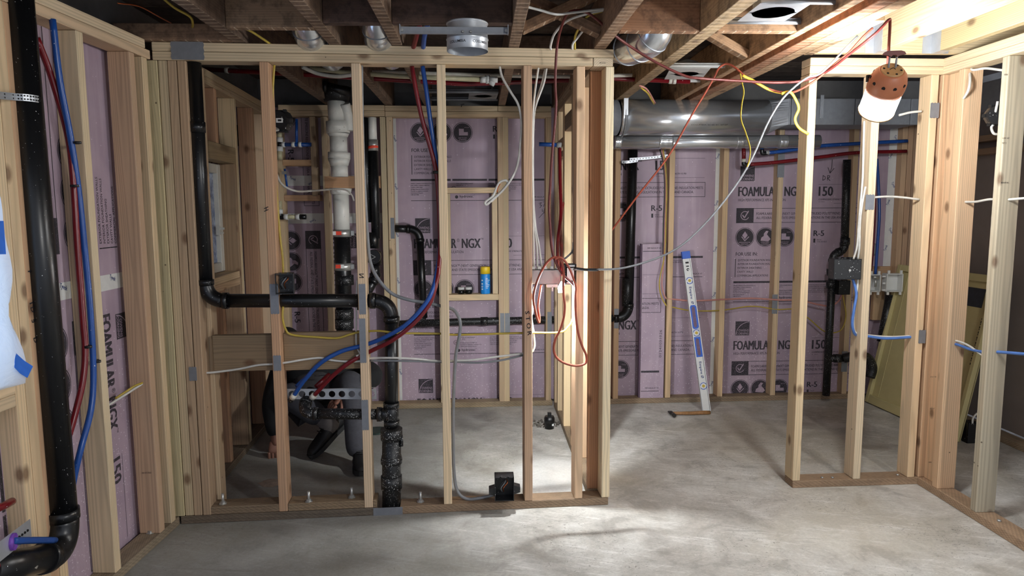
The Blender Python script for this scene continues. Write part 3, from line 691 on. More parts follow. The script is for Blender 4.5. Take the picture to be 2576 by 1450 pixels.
fb('cripple_stud', un0 - .02, un0 + .018, 0, .089, zf(1130, 740), zf(1130, 487), (216, 192, 148)); fb('cripple_stud', un1 - .038, un1, 0, .089, zf(1245, 740), zf(1245, 487), (216, 190, 148))
fb('blocking', uf(2198, 750), uf(2225, 750), .0, .038, zf(2210, 806), zf(2210, 690), (200, 164, 120)); fb('blocking', uf(2198, 750) - .04, uf(2290, 750), .04, .078, zf(2210, 700), zf(2210, 672), (190, 152, 112))
for q in ((982, 549, 993, 600), (1258, 789, 1269, 838), (1270, 789, 1283, 838), (1377, 786, 1388, 836), (1545, 778, 1556, 826), (1958, 365, 1972, 446), (1943, 742, 1955, 789), (2124, 410, 2136, 445), (2118, 885, 2130, 935)): nail_plate(fw, FF, *q)
mark(fw, FF, 1159, 270, '7"', .02, 10)
# ---------------------------------------------------------------- partition
pw = thing('stud_frame', 'narrow partition frame running back from the near frame to the far wall', 'wall frame', FP_.translation, -math.pi / 2)
def pb(name, y0, y1, z0, z1, tn=FIR, x0=.508, x1=.597, mat='wood'): return bx(name, x0, x1, y0, y1, z0, z1, mat, tone(*tn), pw)
pb('bottom_plate', 3.235, 4.80, 0, .038, (146, 124, 96), mat='sill'); pb('top_plate', 3.235, 4.80, 2.062, 2.098, (188, 160, 122)); pb('top_plate', 3.235, 4.80, 2.025, 2.061, (180, 150, 114))
for y, tn in ((3.238, (186, 132, 90)), (3.66, (204, 166, 124)), (3.86, (198, 162, 120)), (4.22, (218, 190, 142)), (4.262, (206, 172, 128)), (4.56, (210, 182, 138)), (4.757, (214, 186, 142))): pb('stud', y, y + .038, .038, 2.024, tn)
pb('header', 3.90, 4.21, 1.86, 1.95, (160, 134, 104)); pb('blocking', 4.30, 4.55, 1.72, 1.758, (176, 148, 114)); pb('blocking', 4.30, 4.55, 1.80, 1.838, (176, 148, 114))
# ---------------------------------------------------------------- short frame and right frame
bw = thing('stud_frame', 'short stud frame of three studs under the hanging work light', 'wall frame', FB.translation, math.atan2(.013, .65))
def bb_(name, u0, u1, v0, v1, z0, z1, tn=FIR, mat='wood'): return bx(name, u0, u1, v0, v1, z0, z1, mat, tone(*tn), bw, FB)
bb_('bottom_plate', 0, .66, 0, .089, 0, .036, (170, 138, 104), 'sill'); bb_('top_plate', 0, .66, 0, .089, 2.062, 2.098, (222, 198, 158)); bb_('top_plate', 0, .66, .001, .089, 2.025, 2.061, (222, 194, 152))
for x, y, tn in ((2003, 1212, (218, 192, 148)), (2155, 1208, (220, 196, 158)), (2291, 1203, (220, 188, 144))): sp(bw, FB, x, y, .037, 2.024, tn)
rw = thing('stud_frame', 'right-hand stud frame running toward the camera with knotty grey stud', 'wall frame', FR.translation, -math.pi / 2)
def rb(name, u0, u1, v0, v1, z0, z1, tn=FIR, mat='wood'): return bx(name, u0, u1, v0, v1, z0, z1, mat, tone(*tn), rw, FR)
rb('bottom_plate', 0.003, 2.2, 0, .089, 0, .038, (178, 144, 110), 'sill'); rb('top_plate', .003, 2.2, 0, .089, 2.062, 2.098, (224, 200, 160)); rb('top_plate', 0.003, 2.2, .001, .089, 2.025, 2.061, (224, 198, 156))
rb('stud', .012, .05, 0, .089, .038, 2.024, (216, 180, 136)); rb('stud', .052, .09, .002, .089, .038, 2.024, (218, 178, 134)); rb('stud', .20, .24, .0, .089, .038, 2.024, (216, 176, 134))
rb('stud', .092, .198, .03, .068, .038, 2.024, (214, 174, 132))
u = PF(FR, 2447, 1285)[0]; rb('stud', u - .019, u + .019, 0, .089, .038, 2.024, (176, 164, 138))
rb('stud', 1.15, 1.188, 0, .089, .038, 2.024, FIR)
for q in ((2178, 491, 2198, 527), ): nail_plate(bw, FB, *q)
for q in ((2312, 832, 2327, 863), (2341, 260, 2361, 296)): nail_plate(bw if q[0] < 2330 else rw, FB, *q, v=-.002 if q[0] < 2330 else -.005)
# ---------------------------------------------------------------- ceiling: subfloor boards, joists, blocking
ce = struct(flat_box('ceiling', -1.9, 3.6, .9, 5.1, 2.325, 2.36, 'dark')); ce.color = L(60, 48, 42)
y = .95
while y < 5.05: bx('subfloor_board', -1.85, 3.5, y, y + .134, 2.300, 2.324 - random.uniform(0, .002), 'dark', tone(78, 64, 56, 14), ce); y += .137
JZ, JT = 2.100, 2.298
def jx(x, y): return PZ(x, y, JZ).x
def joist(x0, x1, ya, yb, tn, mat='old'): return bx('joist', x0, x1, ya, yb, JZ, JT, mat, tone(*tn), ce, ch=.002)
JJ = []
for xl, xr, y, tn in ((587, 620, 107, (122, 96, 75)), (828, 858, 113, (132, 104, 80)), (986, 1013, 116, (132, 104, 80)), (1279, 1306, 120, (146, 114, 88)), (1495, 1526, 121, (152, 116, 86)), (1563, 1590, 240, (188, 156, 112)), (1848, 1868, 168, (196, 150, 106)), (1895, 1925, 168, (186, 122, 84)), (1927, 1958, 168, (204, 160, 116))):  # joist tones carry light falloff: darker first five, paler near the lamp
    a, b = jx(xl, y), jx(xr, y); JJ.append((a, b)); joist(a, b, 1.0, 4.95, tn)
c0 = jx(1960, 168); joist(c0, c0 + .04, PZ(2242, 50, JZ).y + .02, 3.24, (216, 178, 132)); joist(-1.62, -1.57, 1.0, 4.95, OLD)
xb = c0 + .045
bx('rim_board', xb, 3.1, 3.20, 3.238, JZ + .002, JT, 'wood', tone(214, 190, 142), ce); bx('blocking', -1.5, JJ[0][0], 3.02, 3.06, JZ, 2.168, 'old', tone(150, 116, 88), ce)
for (x, y, tn) in ((2206, 131, (224, 196, 148)), (2362, 128, (206, 182, 128))):
    a = jx(x, y); bx('joist', a, a + .04, 1.0, 3.198, JZ, JT, 'wood', tone(*tn), ce)
    b = B()
    for s in (-.0025, .0405): b.box((a + s + .001, 3.165, JZ + .085), (.002, .065, .17)); b.box((a + s + (-.02 if s < 0 else .02), 3.1975, JZ + .085), (.04, .003, .17))
    b.box((a + .02, 3.165, JZ - .0015), (.046, .065, .002)); b.obj('joist_hanger', 'galv', ce)
for a in (2.62, 2.98): bx('joist', a, a + .04, 1.0, 3.198, JZ, JT, 'wood', tone(206, 182, 128), ce)
def block(i, j, x, y, tn=(120, 96, 78), t=.042, zb=0, mat='old', h=.19):
    Y = PZ(x, y, JZ + zb).y; a, b = JJ[i][1] + .001, JJ[j][0] - .001; bx('blocking', a, b, Y, Y + t, JZ + zb, JZ + zb + h, mat, tone(*tn), ce)
block(0, 1, 680, 70, (150, 118, 88)); block(1, 2, 900, 58, (86, 62, 52), mat='dark'); block(2, 3, 1140, 58, (84, 60, 50), mat='dark'); block(4, 5, 1680, 79, (160, 112, 76)); block(5, 6, 1900, 79, (170, 124, 84)); block(4, 5, 1600, 155, (180, 140, 96), .04); 
block(3, 4, 1450, 185, (120, 92, 74))
def brace(p0, p1, tn): beam('bridging', p0, p1, .038, .06, 'old', tone(*tn), ce, up=(0, 1, 0))
x3, x4 = JJ[3][1], JJ[4][0]
brace((x3, 2.93, 2.13), (x4, 2.93, 2.28), (150, 108, 74)); brace((x3, 2.98, 2.28), (x4, 2.98, 2.13), (140, 104, 76))
brace((JJ[5][1], 3.35, 2.29), (JJ[6][0], 3.35, 2.12), (170, 130, 92))
bx('painted_board', PZ(1625, 34, 2.27).x, PZ(1625, 34, 2.27).x + .36, 2.42, 2.78, 2.272, 2.297, 'white_paint', (1, 1, 1, 1), ce)
# recessed-light mounting plates
def light_plate(name, label, pts, z, mat, hole, bars):
    c = [PZ(x, y, z) for x, y in pts]; ctr = sum(c, Vector()) / 4
    t = thing(name, label, 'light fitting', ctr, group='recessed light mounts between the joists')
    n = 32; b = B(); u = (c[1] - c[0] + c[2] - c[3]) / 4; v = (c[3] - c[0] + c[2] - c[1]) / 4; vs = []
    for k in range(n):
        a = 2 * math.pi * k / n; ca, sa = math.cos(a), math.sin(a); m = max(abs(ca), abs(sa))
        vs.append(ctr + u * ca / m + v * sa / m); vs.append(ctr + Vector((hole * ca, hole * sa, 0)))
    top = [q + Vector((0, 0, .0015)) for q in vs]; fs = []
    for k in range(n):
        i, j = 2 * k, 2 * ((k + 1) % n); fs += [(i, i + 1, j + 1, j), (i + 2 * n, j + 2 * n, j + 1 + 2 * n, i + 1 + 2 * n), (i, j, j + 2 * n, i + 2 * n), (i + 1, i + 1 + 2 * n, j + 1 + 2 * n, j + 1)]
    b.add(vs + top, fs); b.obj('mounting_plate', mat, t)
    b = B(); b.lathe(ctr, (0, 0, 1), [(hole * .98, .002), (hole * .98, .06), (hole * .3, .075)], 24, cap=False); b.obj('light_can', 'galv', t)
    for q0, q1 in bars:
        b = B(); p0, p1 = q0, q1; b.tube([p0, p1], .010, 4, flat=.5); b.tube([p0 + Vector((0, .006, .012)), p1 + Vector((0, .006, .012))], .007, 4); b.obj('hanger_bar', mat, t)
    return t
def br(x0, x1, y, z): a, b = PZ(x0, y, z), PZ(x1, y, z); return a, Vector((b.x, a.y, z))
light_plate('light_mount', 'bright zinc light mount with an oval-looking hole beside the red-brown joist', [(1853, 54), (1975, 54), (2042, 8), (1915, 8)], 2.125, 'galv', .075, [br(1828, 2032, 54, 2.13), br(1915, 2130, 3, 2.13)])
light_plate('light_mount', 'white light mount above the rigid red water pipe', [(1668, 200), (1768, 200), (1784, 172), (1690, 172)], 2.125, 'white_plastic', .062, [br(1640, 1790, 203, 2.13), br(1676, 1832, 166, 2.13)])
light_plate('light_mount', 'dull zinc light mount seen past the top plates of the near frame', [(1176, 250), (1250, 250), (1252, 234), (1182, 234)], 2.125, 'galv_dull', .055, [br(1076, 1252, 250, 2.13), br(1072, 1254, 231, 2.13)])
# register collar hung on a strap bar between two joists
cb = P(1176, 130, 2.66); t = thing('duct_collar', 'round galvanized duct collar hanging from a grey strap between two joists', 'duct', cb)
r = 50 * 2.66 / FP; b = B(); b.lathe(cb, (0, 0, 1), [(r, 0), (r, .038), (r * 1.03, .041), (r, .045), (r * .97, .078), (r * .97, .10)], 36, cap=False)
b.lathe(cb, (0, 0, 1), [(r * .985, .001), (r * .985, .04), (r * .95, .10)], 36, cap=False); b.tube([cb + Vector((r * .97 * math.cos(a / 18 * math.pi), r * .97 * math.sin(a / 18 * math.pi), .098)) for a in range(37)], .004, 6, cap=False); o = b.obj('collar', 'galv', t)
b = B(); b.lathe(cb + Vector((0, 0, .002)), (0, 0, 1), [(r * .96, 0), (r * .96, .05), (r * .9, .10), (.001, .101)], 30, cap=False); b.obj('collar_lining', 'galv', t)
f = Flat(); 
def wrap(body, ang0, h, zz):
    vs, fs, x0, x1 = textpolys(body, .006); k = h / .73; me = bpy.data.meshes.new('lettering')
    me.from_pydata([((r + .0006) * math.sin(ang0 + (a - x0) * k / r), -(r + .0006) * math.cos(ang0 + (a - x0) * k / r), zz + bb * k) for a, bb in vs], [], fs); link('lettering', me, 'ink', t, Matrix.Translation(cb))
wrap('COLUMBIA', .28, .010, .018); wrap('COLUMBIA', -.95, .010, .018)
yb = cb.y - r - .006; zb_ = P(1143, 68, yb).z; za_ = P(1143, 86, yb).z; x0, x1 = P(1006, 77, yb).x, P(1279, 77, yb).x
b = B(); b.box(((x0 + x1) / 2, yb, (za_ + zb_) / 2), (x1 - x0, .004, zb_ - za_)); b.box(((x0 + x1) / 2, yb - .006, za_), (x1 - x0, .014, .002)); b.box((x0 + .002, yb - .012, (za_ + zb_) / 2), (.003, .024, .032)); b.box((x1 - .002, yb - .012, (za_ + zb_) / 2), (.003, .024, .032)); sbar = b.obj('strap_bar', 'galv_dull', t)
for x in (1164, 1184): q = P(x, 80, yb - .002); b = B(); b.lathe(q, (0, -1, 0), [(.005, 0), (.005, .003), (.003, .006)], 8); b.obj('screw', 'zinc', sbar)
for x in (x0 + .008, x1 - .008): b = B(); b.lathe((x, yb - .002, (za_ + zb_) / 2), (0, -1, 0), [(.006, 0), (.006, .004)], 6); b.obj('screw', 'zinc', sbar)
# round duct stubs up in the joist bays
for i, (x, y, rp, lab) in enumerate(((772, 76, 40, 'silver round duct stub tucked above the frame, beside the yellow cable'), (947, 76, 37, 'silver round duct stub with dark sealed rim, above the black stack'))):
    q = P(x, y, 3.02); r = rp * 3.0 / FP; t = thing('duct_stub', lab, 'duct', q, group='duct stubs above the near frame')
    b = B(); el = spline([q + Vector((0, .02, .085)), q + Vector((0, .02, .05)), q + Vector((0, .05, .005)), q + Vector((0, .12, -.012)), q + Vector((0, .5, .0))], 5); b.tube(el, r, 28, cap=False); b.obj('duct_pipe', 'foil', t)
    b = B(); 
    for k in (4, 9, 14): b.tube([el[k], el[k] + (el[k + 1] - el[k]) * .3], r * 1.035, 28)
    b.obj('seam_ring', 'galv_dull', t)
q = P(1640, 62, 3.02); t = thing('duct_elbow', 'silver duct elbow bending down through the notched blocking', 'duct', q)
b = B(); arc = [P(1655, 55, 2.98) + Vector((0, 0, .05)), P(1645, 85, 3.0), P(1618, 108, 3.06), P(1585, 120, 3.16), P(1560, 118, 3.36)]; b.tube(spline(arc, 5), .075, 28); b.obj('duct_pipe', 'foil', t)
b = B()
for k in (6, 11, 15): s = spline(arc, 5); b.tube([s[k], s[k] + (s[k + 1] - s[k]) * .18], .0775, 28)
b.obj('seam_ring', 'galv', t)
# the big trunk: round duct, transition box and boxed run turning to the camera
t = thing('trunk_duct', 'big shiny round duct along the back wall joining a square metal trunk', 'duct', (1.3, 4.62, 1.9))
zc = P(1750, 296, 4.62).z; rr = 44 * 4.6 / FP; xa, xb_ = P(1556, 296, 4.62).x, P(1925, 296, 4.62).x
b = B(); b.tube([(xa, 4.62, zc), (xb_, 4.62, zc)], rr, 40); b.obj('round_duct', 'duct_metal', t)
b = B(); b.tube([(xa - .16, 4.60, zc - .005), (xa - .02, 4.62, zc)], rr * 1.0, 32); b.obj('duct_coupling', 'galv_dull', t)
for x in (xa + .012,): b = B(); b.tube([(x - .012, 4.62, zc), (x + .014, 4.62, zc)], rr * 1.025, 40); b.obj('seam_ring', 'foil', t)
xc = P(1968, 296, 4.6).x; za, zb2 = P(2060, 314, 4.5).z, 2.10
b = B(); n = 40; ring = [(xb_, 4.62 + rr * math.cos(2 * math.pi * k / n), zc + rr * math.sin(2 * math.pi * k / n)) for k in range(n)]; sq = []
for k in range(n):
    ca, sa = math.cos(2 * math.pi * k / n), math.sin(2 * math.pi * k / n); m = max(abs(ca), abs(sa)); sq.append((xc, 4.62 + .12 * ca / m, (za + zb2) / 2 + (zb2 - za) / 2 * sa / m))
b.add(ring + sq, [(k, (k + 1) % n, n + (k + 1) % n, n + k) for k in range(n)]); b.obj('transition', 'galv_dull', t)
def panel_box(x0, x1, y0, y1, z0, z1): b = B(); b.box(((x0 + x1) / 2, (y0 + y1) / 2, (z0 + z1) / 2), (x1 - x0, y1 - y0, z1 - z0)); return b.obj('trunk_section', 'galv_dull', t, bevel=.003)
xs = [xc, P(1990, 296, 4.5).x, P(2150, 296, 4.5).x, P(2290, 296, 4.5).x, 2.86]
for a, c in zip(xs[:-1], xs[1:]): panel_box(a + .002, c - .002, 4.50, 4.76, za, zb2)
for a, c in ((3.75, 4.49), (2.9, 3.746), (2.0, 2.896)): panel_box(2.86, 3.12, a, c, za, zb2)
b = B(); xh = P(2068, 270, 4.49).x
for dz in (0,): b.box((xh, 4.492, (za + zb2) / 2 + .03), (.022, .004, zb2 - za - .02)); b.box((xh - .006, 4.488, (za + zb2) / 2 + .03), (.003, .008, zb2 - za - .02)); b.box((xh + .006, 4.488, (za + zb2) / 2 + .03), (.003, .008, zb2 - za - .02))
b.obj('hanger_strap', 'galv', t)
xq = P(1575, 270, 4.5).x; b = B(); b.tube([(xq, 4.62 + (rr + .004) * math.cos(a), zc + (rr + .004) * math.sin(a)) for a in [math.pi * (1.0 + .09 * k) - .3 for k in range(8)]] , .012, 4, flat=.2); b.box((xq, 4.50, (zc + 2.10) / 2 + .02), (.028, .003, 2.10 - zc + .04)); b.obj('hanger_strap', 'galv', t)
f = Flat(); f.text('COLUMBIA 20 05 01  17 07', 0, 0, .009, .24, .0); q = P(1738, 316, 4.62 - rr); f.put('lettering', 'ink', t, (q.x, 4.62 - rr * .96 - .004, q.z), (1, 0, 0), (0, .15, 1), None, .003)
t = thing('branch_duct', 'slim silver branch duct with foil-taped joints under the big duct', 'duct', (1.3, 4.72, 1.8))
zc2 = P(1750, 358, 4.70).z; r2 = 16.5 * 4.7 / FP; xa, xb_ = P(1546, 358, 4.70).x, P(2060, 350, 4.70).x
b = B(); b.tube([(xa, 4.70, zc2), (xb_, 4.70, zc2 + .004)], r2, 28); b.obj('round_duct', 'duct_metal', t)
for x0, x1 in ((1545, 1562), (1655, 1690), (1850, 1868), (1958, 1978)):
    a, c = P(x0, 358, 4.7).x, P(x1, 358, 4.7).x; b = B(); k = 9; b.tube([(a + (c - a) * i / k, 4.70, zc2 + .002) for i in range(k + 1)], [r2 * (1.03 + random.uniform(0, .05)) for i in range(k + 1)], 24); b.obj('foil_tape', 'foil', t)
q = P(1660, 343, 4.66); b = B(); b.box((P(1800, 342, 4.66).x, 4.80, P(1800, 342, 4.66).z), (1.3, .05, .02)); b.obj('support_rail', 'galv_dull', t)
# ---------------------------------------------------------------- pipes
V0 = .045
def N_(x, y, v=V0): return PN(x, y, v)
# tub drain in the near frame
t = thing('drain_pipe', 'black drain pipe dropping from the top plate and crossing two studs to a fat riser', 'pipe', PN(984, 1280, V0))
P2 = .0305
plumb([PN(487, 158, V0), PN(519, 757, V0), PN(985, 757, V0), PN(985, 1075, V0)], P2, 'abs', t, R=.075)
q = PN(487, 158, V0).lerp(PN(519, 757, V0), .262); b = B(); b.tube([q + Vector((0, 0, .02)), q - Vector((0, 0, .024))], P2 * 1.14, 24); b.obj('coupling', 'abs', t)
q = PN(985, 1042, V0); b = B(); b.tube([q + Vector((0, 0, .055)), q + Vector((0, 0, .03))], P2 * 1.2, 20); b.tube([q - Vector((0, 0, .03)), q - Vector((0, 0, .055))], P2 * 1.2, 20); b.tube([q + Vector((0, 0, .055)), q - Vector((0, 0, .055))], P2 * 1.08, 20); b.tube([q, q - NU * .055], P2 * .95, 20); b.tube([q - NU * .045, q - NU * .066], P2 * 1.08, 20); b.obj('tee', 'abs_flecked', t)
Pf = .0435
plumb([PN(985, 1080, V0), PN(985, 1292, V0)], Pf, 'abs_heavy', t)
for y, h, k in ((1092, .05, 1.16), (1155, .03, 1.07), (1160, .02, 1.14), (1213, .06, 1.12)):
    q = PN(985, y, V0); b = B(); b.tube([q + Vector((0, 0, h / 2)), q - Vector((0, 0, h / 2))], Pf * k, 24); b.obj('hub', 'abs_heavy', t)
q = PN(1006, 1108, V0); b = B(); b.tube([q, q + NU * .012 + NV * .002], .03, 20); b.obj('cleanout_cap', 'abs_flecked', t)
t2 = thing('drain_pipe', 'paint-flecked black trap arm with an upturned elbow, level across the frame', 'pipe', PN(860, 1040, V0))
plumb([PN(963, 1043, V0), PN(757, 1041, V0), PN(770, 1000, V0) + NV * .12], .0245, 'abs_heavy', t2, R=.05)
# big pipe in the left wall
t = thing('vent_stack', 'thick black pipe standing by the plastic-covered window, bent at the floor', 'pipe', PX(165, 1300, -1.41))
top = PX(40, -60, -1.41); bot = PX(167, 1392, -1.395); e = PX(-40, 1440, -1.36)
plumb([top, bot, e], .0435, 'abs', t, R=.085, hub=1.13, n=28)
q = PX(164, 1345, -1.40)
t2 = thing('pipe_strap', 'perforated steel strap wrapped around the thick black pipe', 'strap')
b = B(); a = PX(60, 250, -1.41); pts = []
for k in range(15): an = math.radians(-160 + 200 * k / 14); pts.append(a + Vector((.046 * math.cos(an) * 1.0, .046 * math.sin(an), -.0015 * k)))
pts = [PX(-30, 238, -1.36) + Vector((.01, -.03, .012)), PX(0, 240, -1.35)] + [a + Vector((.0455 * math.cos(math.radians(an)), .0455 * math.sin(math.radians(an)), -.000 * i)) for i, an in enumerate(range(-80, 60, 20))]
w_ = Vector((0, 0, .0105)); b = B(); vs = []
for p in pts: vs += [p - w_, p + w_]
b.add(vs, [(2 * i, 2 * i + 2, 2 * i + 3, 2 * i + 1) for i in range(len(pts) - 1)]); o = b.obj('strap_band', 'galv', t2)
md = o.modifiers.new('s', 'SOLIDIFY'); md.thickness = .0015
for i in range(len(pts) - 1):
    for s in (.25, .75):
        c = pts[i].lerp(pts[i + 1], s); d = (pts[i + 1] - pts[i]); n = d.cross(Vector((0, 0, 1))).normalized(); n = n if (n.x > 0 or n.y < 0) else -n
        for zz in (-.005, .005):
            if d.length < .012 and s > .5: continue
            b = B(); cc = c + n * .0012 + Vector((0, 0, zz)); b.tube([cc - n * .0006, cc + n * .0006], .0024, 8); b.obj('hole', 'dark_hole', t2)
# PEX pair on the left wall, stapled to the stud
uA = PX(240, 400, -1.375)
def leftpex(pts, mat, lab): return cable('water_line', pts, .0105, mat, lab, 'pipe', k=5, n=10)
leftpex([PX(92, 95, -1.43), PX(128, 190, -1.425), PX(168, 330, -1.41), PX(183, 440, -1.40), PX(196, 640, -1.395), PX(208, 800, -1.39), PX(214, 880, -1.385), PX(208, 960, -1.385), PX(188, 1045, -1.39), PX(172, 1100, -1.40), PX(160, 1140, -1.41)], 'pex_red', 'dull red water line curving down beside the thick black pipe')
leftpex([PX(132, 48, -1.40), PX(150, 200, -1.40), PX(178, 350, -1.395), PX(200, 500, -1.39), PX(218, 680, -1.385), PX(229, 810, -1.382), PX(235, 940, -1.38), PX(229, 1030, -1.38), PX(206, 1120, -1.385), PX(190, 1185, -1.40), PX(176, 1260, -1.42)], 'pex_blue', 'bright blue water line stapled to a stud near the plastic-covered window')
for x, y, in ((186, 359), (180, 468), (213, 873), (236, 910)):
    q = PX(x, y, -1.385); b = B(); b.tube([q + Vector((.012, 0, -.004)), q + Vector((.012, 0, .004))], .012, 10); b.box(q + Vector((0, .012, 0)), (.012, .022, .008)); tag(b.obj('pipe_clip', 'black_rubber'), 'black plastic pipe clip on the %s water line' % {186: 'blue water line at the second knot from the top of', 180: 'upper red', 213: 'lower red', 236: 'lower blue'}[x] if x != 186 else 'small black clip high on the blue water line near the strap', 'clip')
# bottom left supply stubs
t = thing('stub_bracket', 'slanted punched metal bracket holding the blue stub at the floor', 'bracket', PX(40, 1360, -1.36))
qa, qb = PX(78, 1328, -1.358), PX(-30, 1412, -1.30); d = (qb - qa); n = Vector((1, -.3, 0)).normalized(); hgt = Vector((0, 0, .027))
b = B(); b.add([qa + hgt, qa - hgt, qb - hgt, qb + hgt] + [p - n * .002 for p in (qa + hgt, qa - hgt, qb - hgt, qb + hgt)], [(0, 1, 2, 3), (7, 6, 5, 4), (0, 4, 5, 1), (1, 5, 6, 2), (2, 6, 7, 3), (3, 7, 4, 0)]); b.obj('bracket_plate', 'galv', t)
for k in range(5): c = qa + d * (.10 + .07 * k) + n * .0015; b = B(); b.tube([c - n * .0008, c + n * .0008], .004, 8); b.obj('hole', 'dark_hole', t)
c = PX(26, 1365, -1.335); b = B(); b.tube([c, c + Vector((.012, .004, 0))], .024, 14); b.obj('primer_smear', 'purple_primer', t)
cable('supply_stub', [PX(30, 1362, -1.325), PX(84, 1360, -1.34), PX(138, 1360, -1.36)], .010, 'pex_blue', 'short blue supply stub running from the bracket to the black pipe', 'pipe', n=12)
t = thing('capped_stub', 'dusty red supply stub with white crimp ring lying at the floor', 'pipe', PX(40, 1425, -1.33))
B().tube([PX(-40, 1425, -1.33), PX(78, 1425, -1.345)], .0125, 14).obj('pipe', 'pex_red', t); B().tube([PX(62, 1425, -1.344), PX(84, 1425, -1.346)], .0138, 14).obj('crimp_ring', 'pex_white', t); B().tube([PX(83, 1425, -1.346), PX(90, 1425, -1.346)], .010, 14).obj('end_cap', 'galv_dull', t)
cable('supply_stub', [PX(-20, 1285, -1.40), PX(8, 1274, -1.40), PX(30, 1262, -1.42)], .0115, 'pex_red', 'red supply stub poking through a hole in the window trimmer', 'pipe', n=12)
# stack behind: white cast iron over black
YS = 4.58
t = thing('soil_stack', 'white-painted cast iron soil stack clamped to black pipe with steel bands', 'pipe', P(865, 900, YS))
def seg(y0, y1, x0, x1, r0, r1, mat, nm): B().tube([P(x0, y0, YS), P(x1, y1, YS)], [r0 * YS / FP, r1 * YS / FP], 26).obj(nm, mat, t)
seg(252, 306, 845, 849, 21, 21, 'iron_white', 'pipe'); seg(306, 336, 849, 851, 28, 28, 'iron_white', 'hub'); seg(336, 345, 851, 851, 26, 22, 'iron_white', 'hub'); seg(345, 395, 851, 853, 21, 21, 'iron_white', 'pipe'); seg(384, 400, 853, 853, 27, 27, 'iron_white', 'hub'); seg(400, 418, 853, 854, 27, 21, 'iron_white', 'hub'); seg(416, 445, 854, 855, 20, 20, 'iron_white', 'pipe')
B().tube(spline([P(868, 262, YS) + Vector((0, -.02, 0)), P(872, 285, YS), P(876, 310, YS), P(878, 330, YS)], 4), .035, 14).obj('branch', 'iron_white', t)
seg(474, 490, 857, 857, 27, 24, 'pvc_white', 'hub'); seg(488, 580, 857, 860, 19.5, 19.5, 'pvc_white', 'pipe'); seg(578, 800, 860, 866, 20, 20, 'abs', 'pipe'); seg(800, 1000, 866, 870, 20, 20, 'abs_heavy', 'pipe')
for y in (587, 671): seg(y - 9, y + 9, 861 + (y - 587) * .03, 861.5 + (y - 587) * .03, 22.5, 22.5, 'zinc', 'band_clamp'); q = P(852 if y < 600 else 851, y, YS - .062); b = B(); b.box(q, (.034, .002, .024)); b.obj('clamp_label', 'red_label', t); b = B(); b.box(q + Vector((.026 if y > 600 else -.028, 0, 0)), (.020, .0022, .024)); b.obj('clamp_label', 'paper_white', t); b = B(); b.box(P(887, y, YS - .02), (.02, .02, .03)); b.obj('clamp_screw', 'zinc', t)
for y in (705, 790, 815): seg(y - 12, y + 12, 866, 867, 23, 23, 'abs_flecked' if y < 760 else 'abs_heavy', 'coupling')
t = thing('stack_boot', 'black rubber roof boot at the top of the white stack', 'pipe', P(850, 245, YS)); B().lathe(P(846, 256, YS), (0, 0, 1), [(.075, 0), (.085, .03), (.095, .06), (.09, .09)], 22).obj('boot', 'black_rubber', t)
t = thing('drain_branch', 'black branch pipe slanting from the ceiling to the white stack', 'pipe', P(800, 210, YS)); plumb([P(770, 180, 4.45), P(808, 216, 4.5), P(882, 232, 4.52)], .03, 'abs', t, R=.05)
# black vent beside the stack
t = thing('vent_pipe', 'black pipe beside the soil stack with white section and red-banded coupling', 'pipe', P(935, 700, 4.62))
YV = 4.70
B().tube([P(936, 296, YV), P(938, 355, YV)], .028, 16).obj('pipe', 'pvc_white', t); B().tube([P(938, 352, YV), P(939, 380, YV)], .033, 16).obj('band_clamp', 'zinc', t); B().tube([P(938, 367, YV), P(939, 374, YV)], .034, 16).obj('clamp_label', 'red_label', t); B().tube([P(939, 378, YV), P(946, 600, YV)], .03, 16).obj('pipe', 'abs', t)
B().tube([P(917, 296, YV), P(925, 560, YV)], .022, 12).obj('pipe', 'abs', t)
B().tube([P(940, 585, YV), P(940, 625, YV)], .036, 16).obj('coupling', 'abs', t); q = P(942, 645, YV); B().tube([q + Vector((0, -.02, 0)), q + Vector((0, -.075, 0))], .048, 22).obj('cleanout_plug', 'abs', t); B().tube([q + Vector((0, .04, .03)), q + Vector((0, .04, -.06))], .04, 16).obj('tee', 'abs', t)
f = Flat(); f.line([(-.018, .02), (.018, 0), (-.018, -.02)], .003); f.put('raised_arrow', 'grey_plastic', t, q + Vector((0, -.0755, 0)), (1, 0, 0), (0, 0, 1))
plumb([P(944, 668, YV), P(944, 700, YV), P(918, 745, YV), P(905, 780, YV)], .032, 'abs', t, R=.045)
# vent riser with elbow in the bay right of the stack, and its long arm
t = thing('vent_riser', 'black riser with bend at top in front of printed foam', 'pipe', P(1062, 700, 4.80))
YR = 4.85
plumb([P(985, 575, YR), P(1055, 577, YR), P(1066, 800, YR)], .0265, 'abs', t, R=.075)
B().tube(spline([P(1066, 785, YR), P(1060, 803, YR), P(1035, 812, YR)], 5), .0265, 16).obj('elbow', 'abs_flecked', t)
t = thing('vent_pipe', 'long black level pipe threaded through the studs along the back wall', 'pipe', P(1200, 812, YR))
B().tube([P(1004, 816, YR), P(1128, 811, YR), P(1245, 808, YR), P(1555, 801, YR)], .026, 18).obj('pipe', 'abs_heavy', t)
for x in (1218, 1345): B().tube([P(x - 9, 809 - (x - 1218) * .05, YR), P(x + 9, 808.5 - (x - 1218) * .05, YR)], .031, 18).obj('coupling', 'abs_flecked', t)
t = thing('vent_drop', 'black pipe under the slim duct, held by punched strap, bending into the studs', 'pipe', P(1588, 600, YR))
plumb([P(1592, 378, YR), P(1580, 800, YR), P(1552, 801, YR)], .034, 'abs', t, R=.085, hub=1.1)
B().tube([P(1578, 700, YR), P(1577, 770, YR)], .0355, 18).obj('coupling', 'abs_flecked', t)
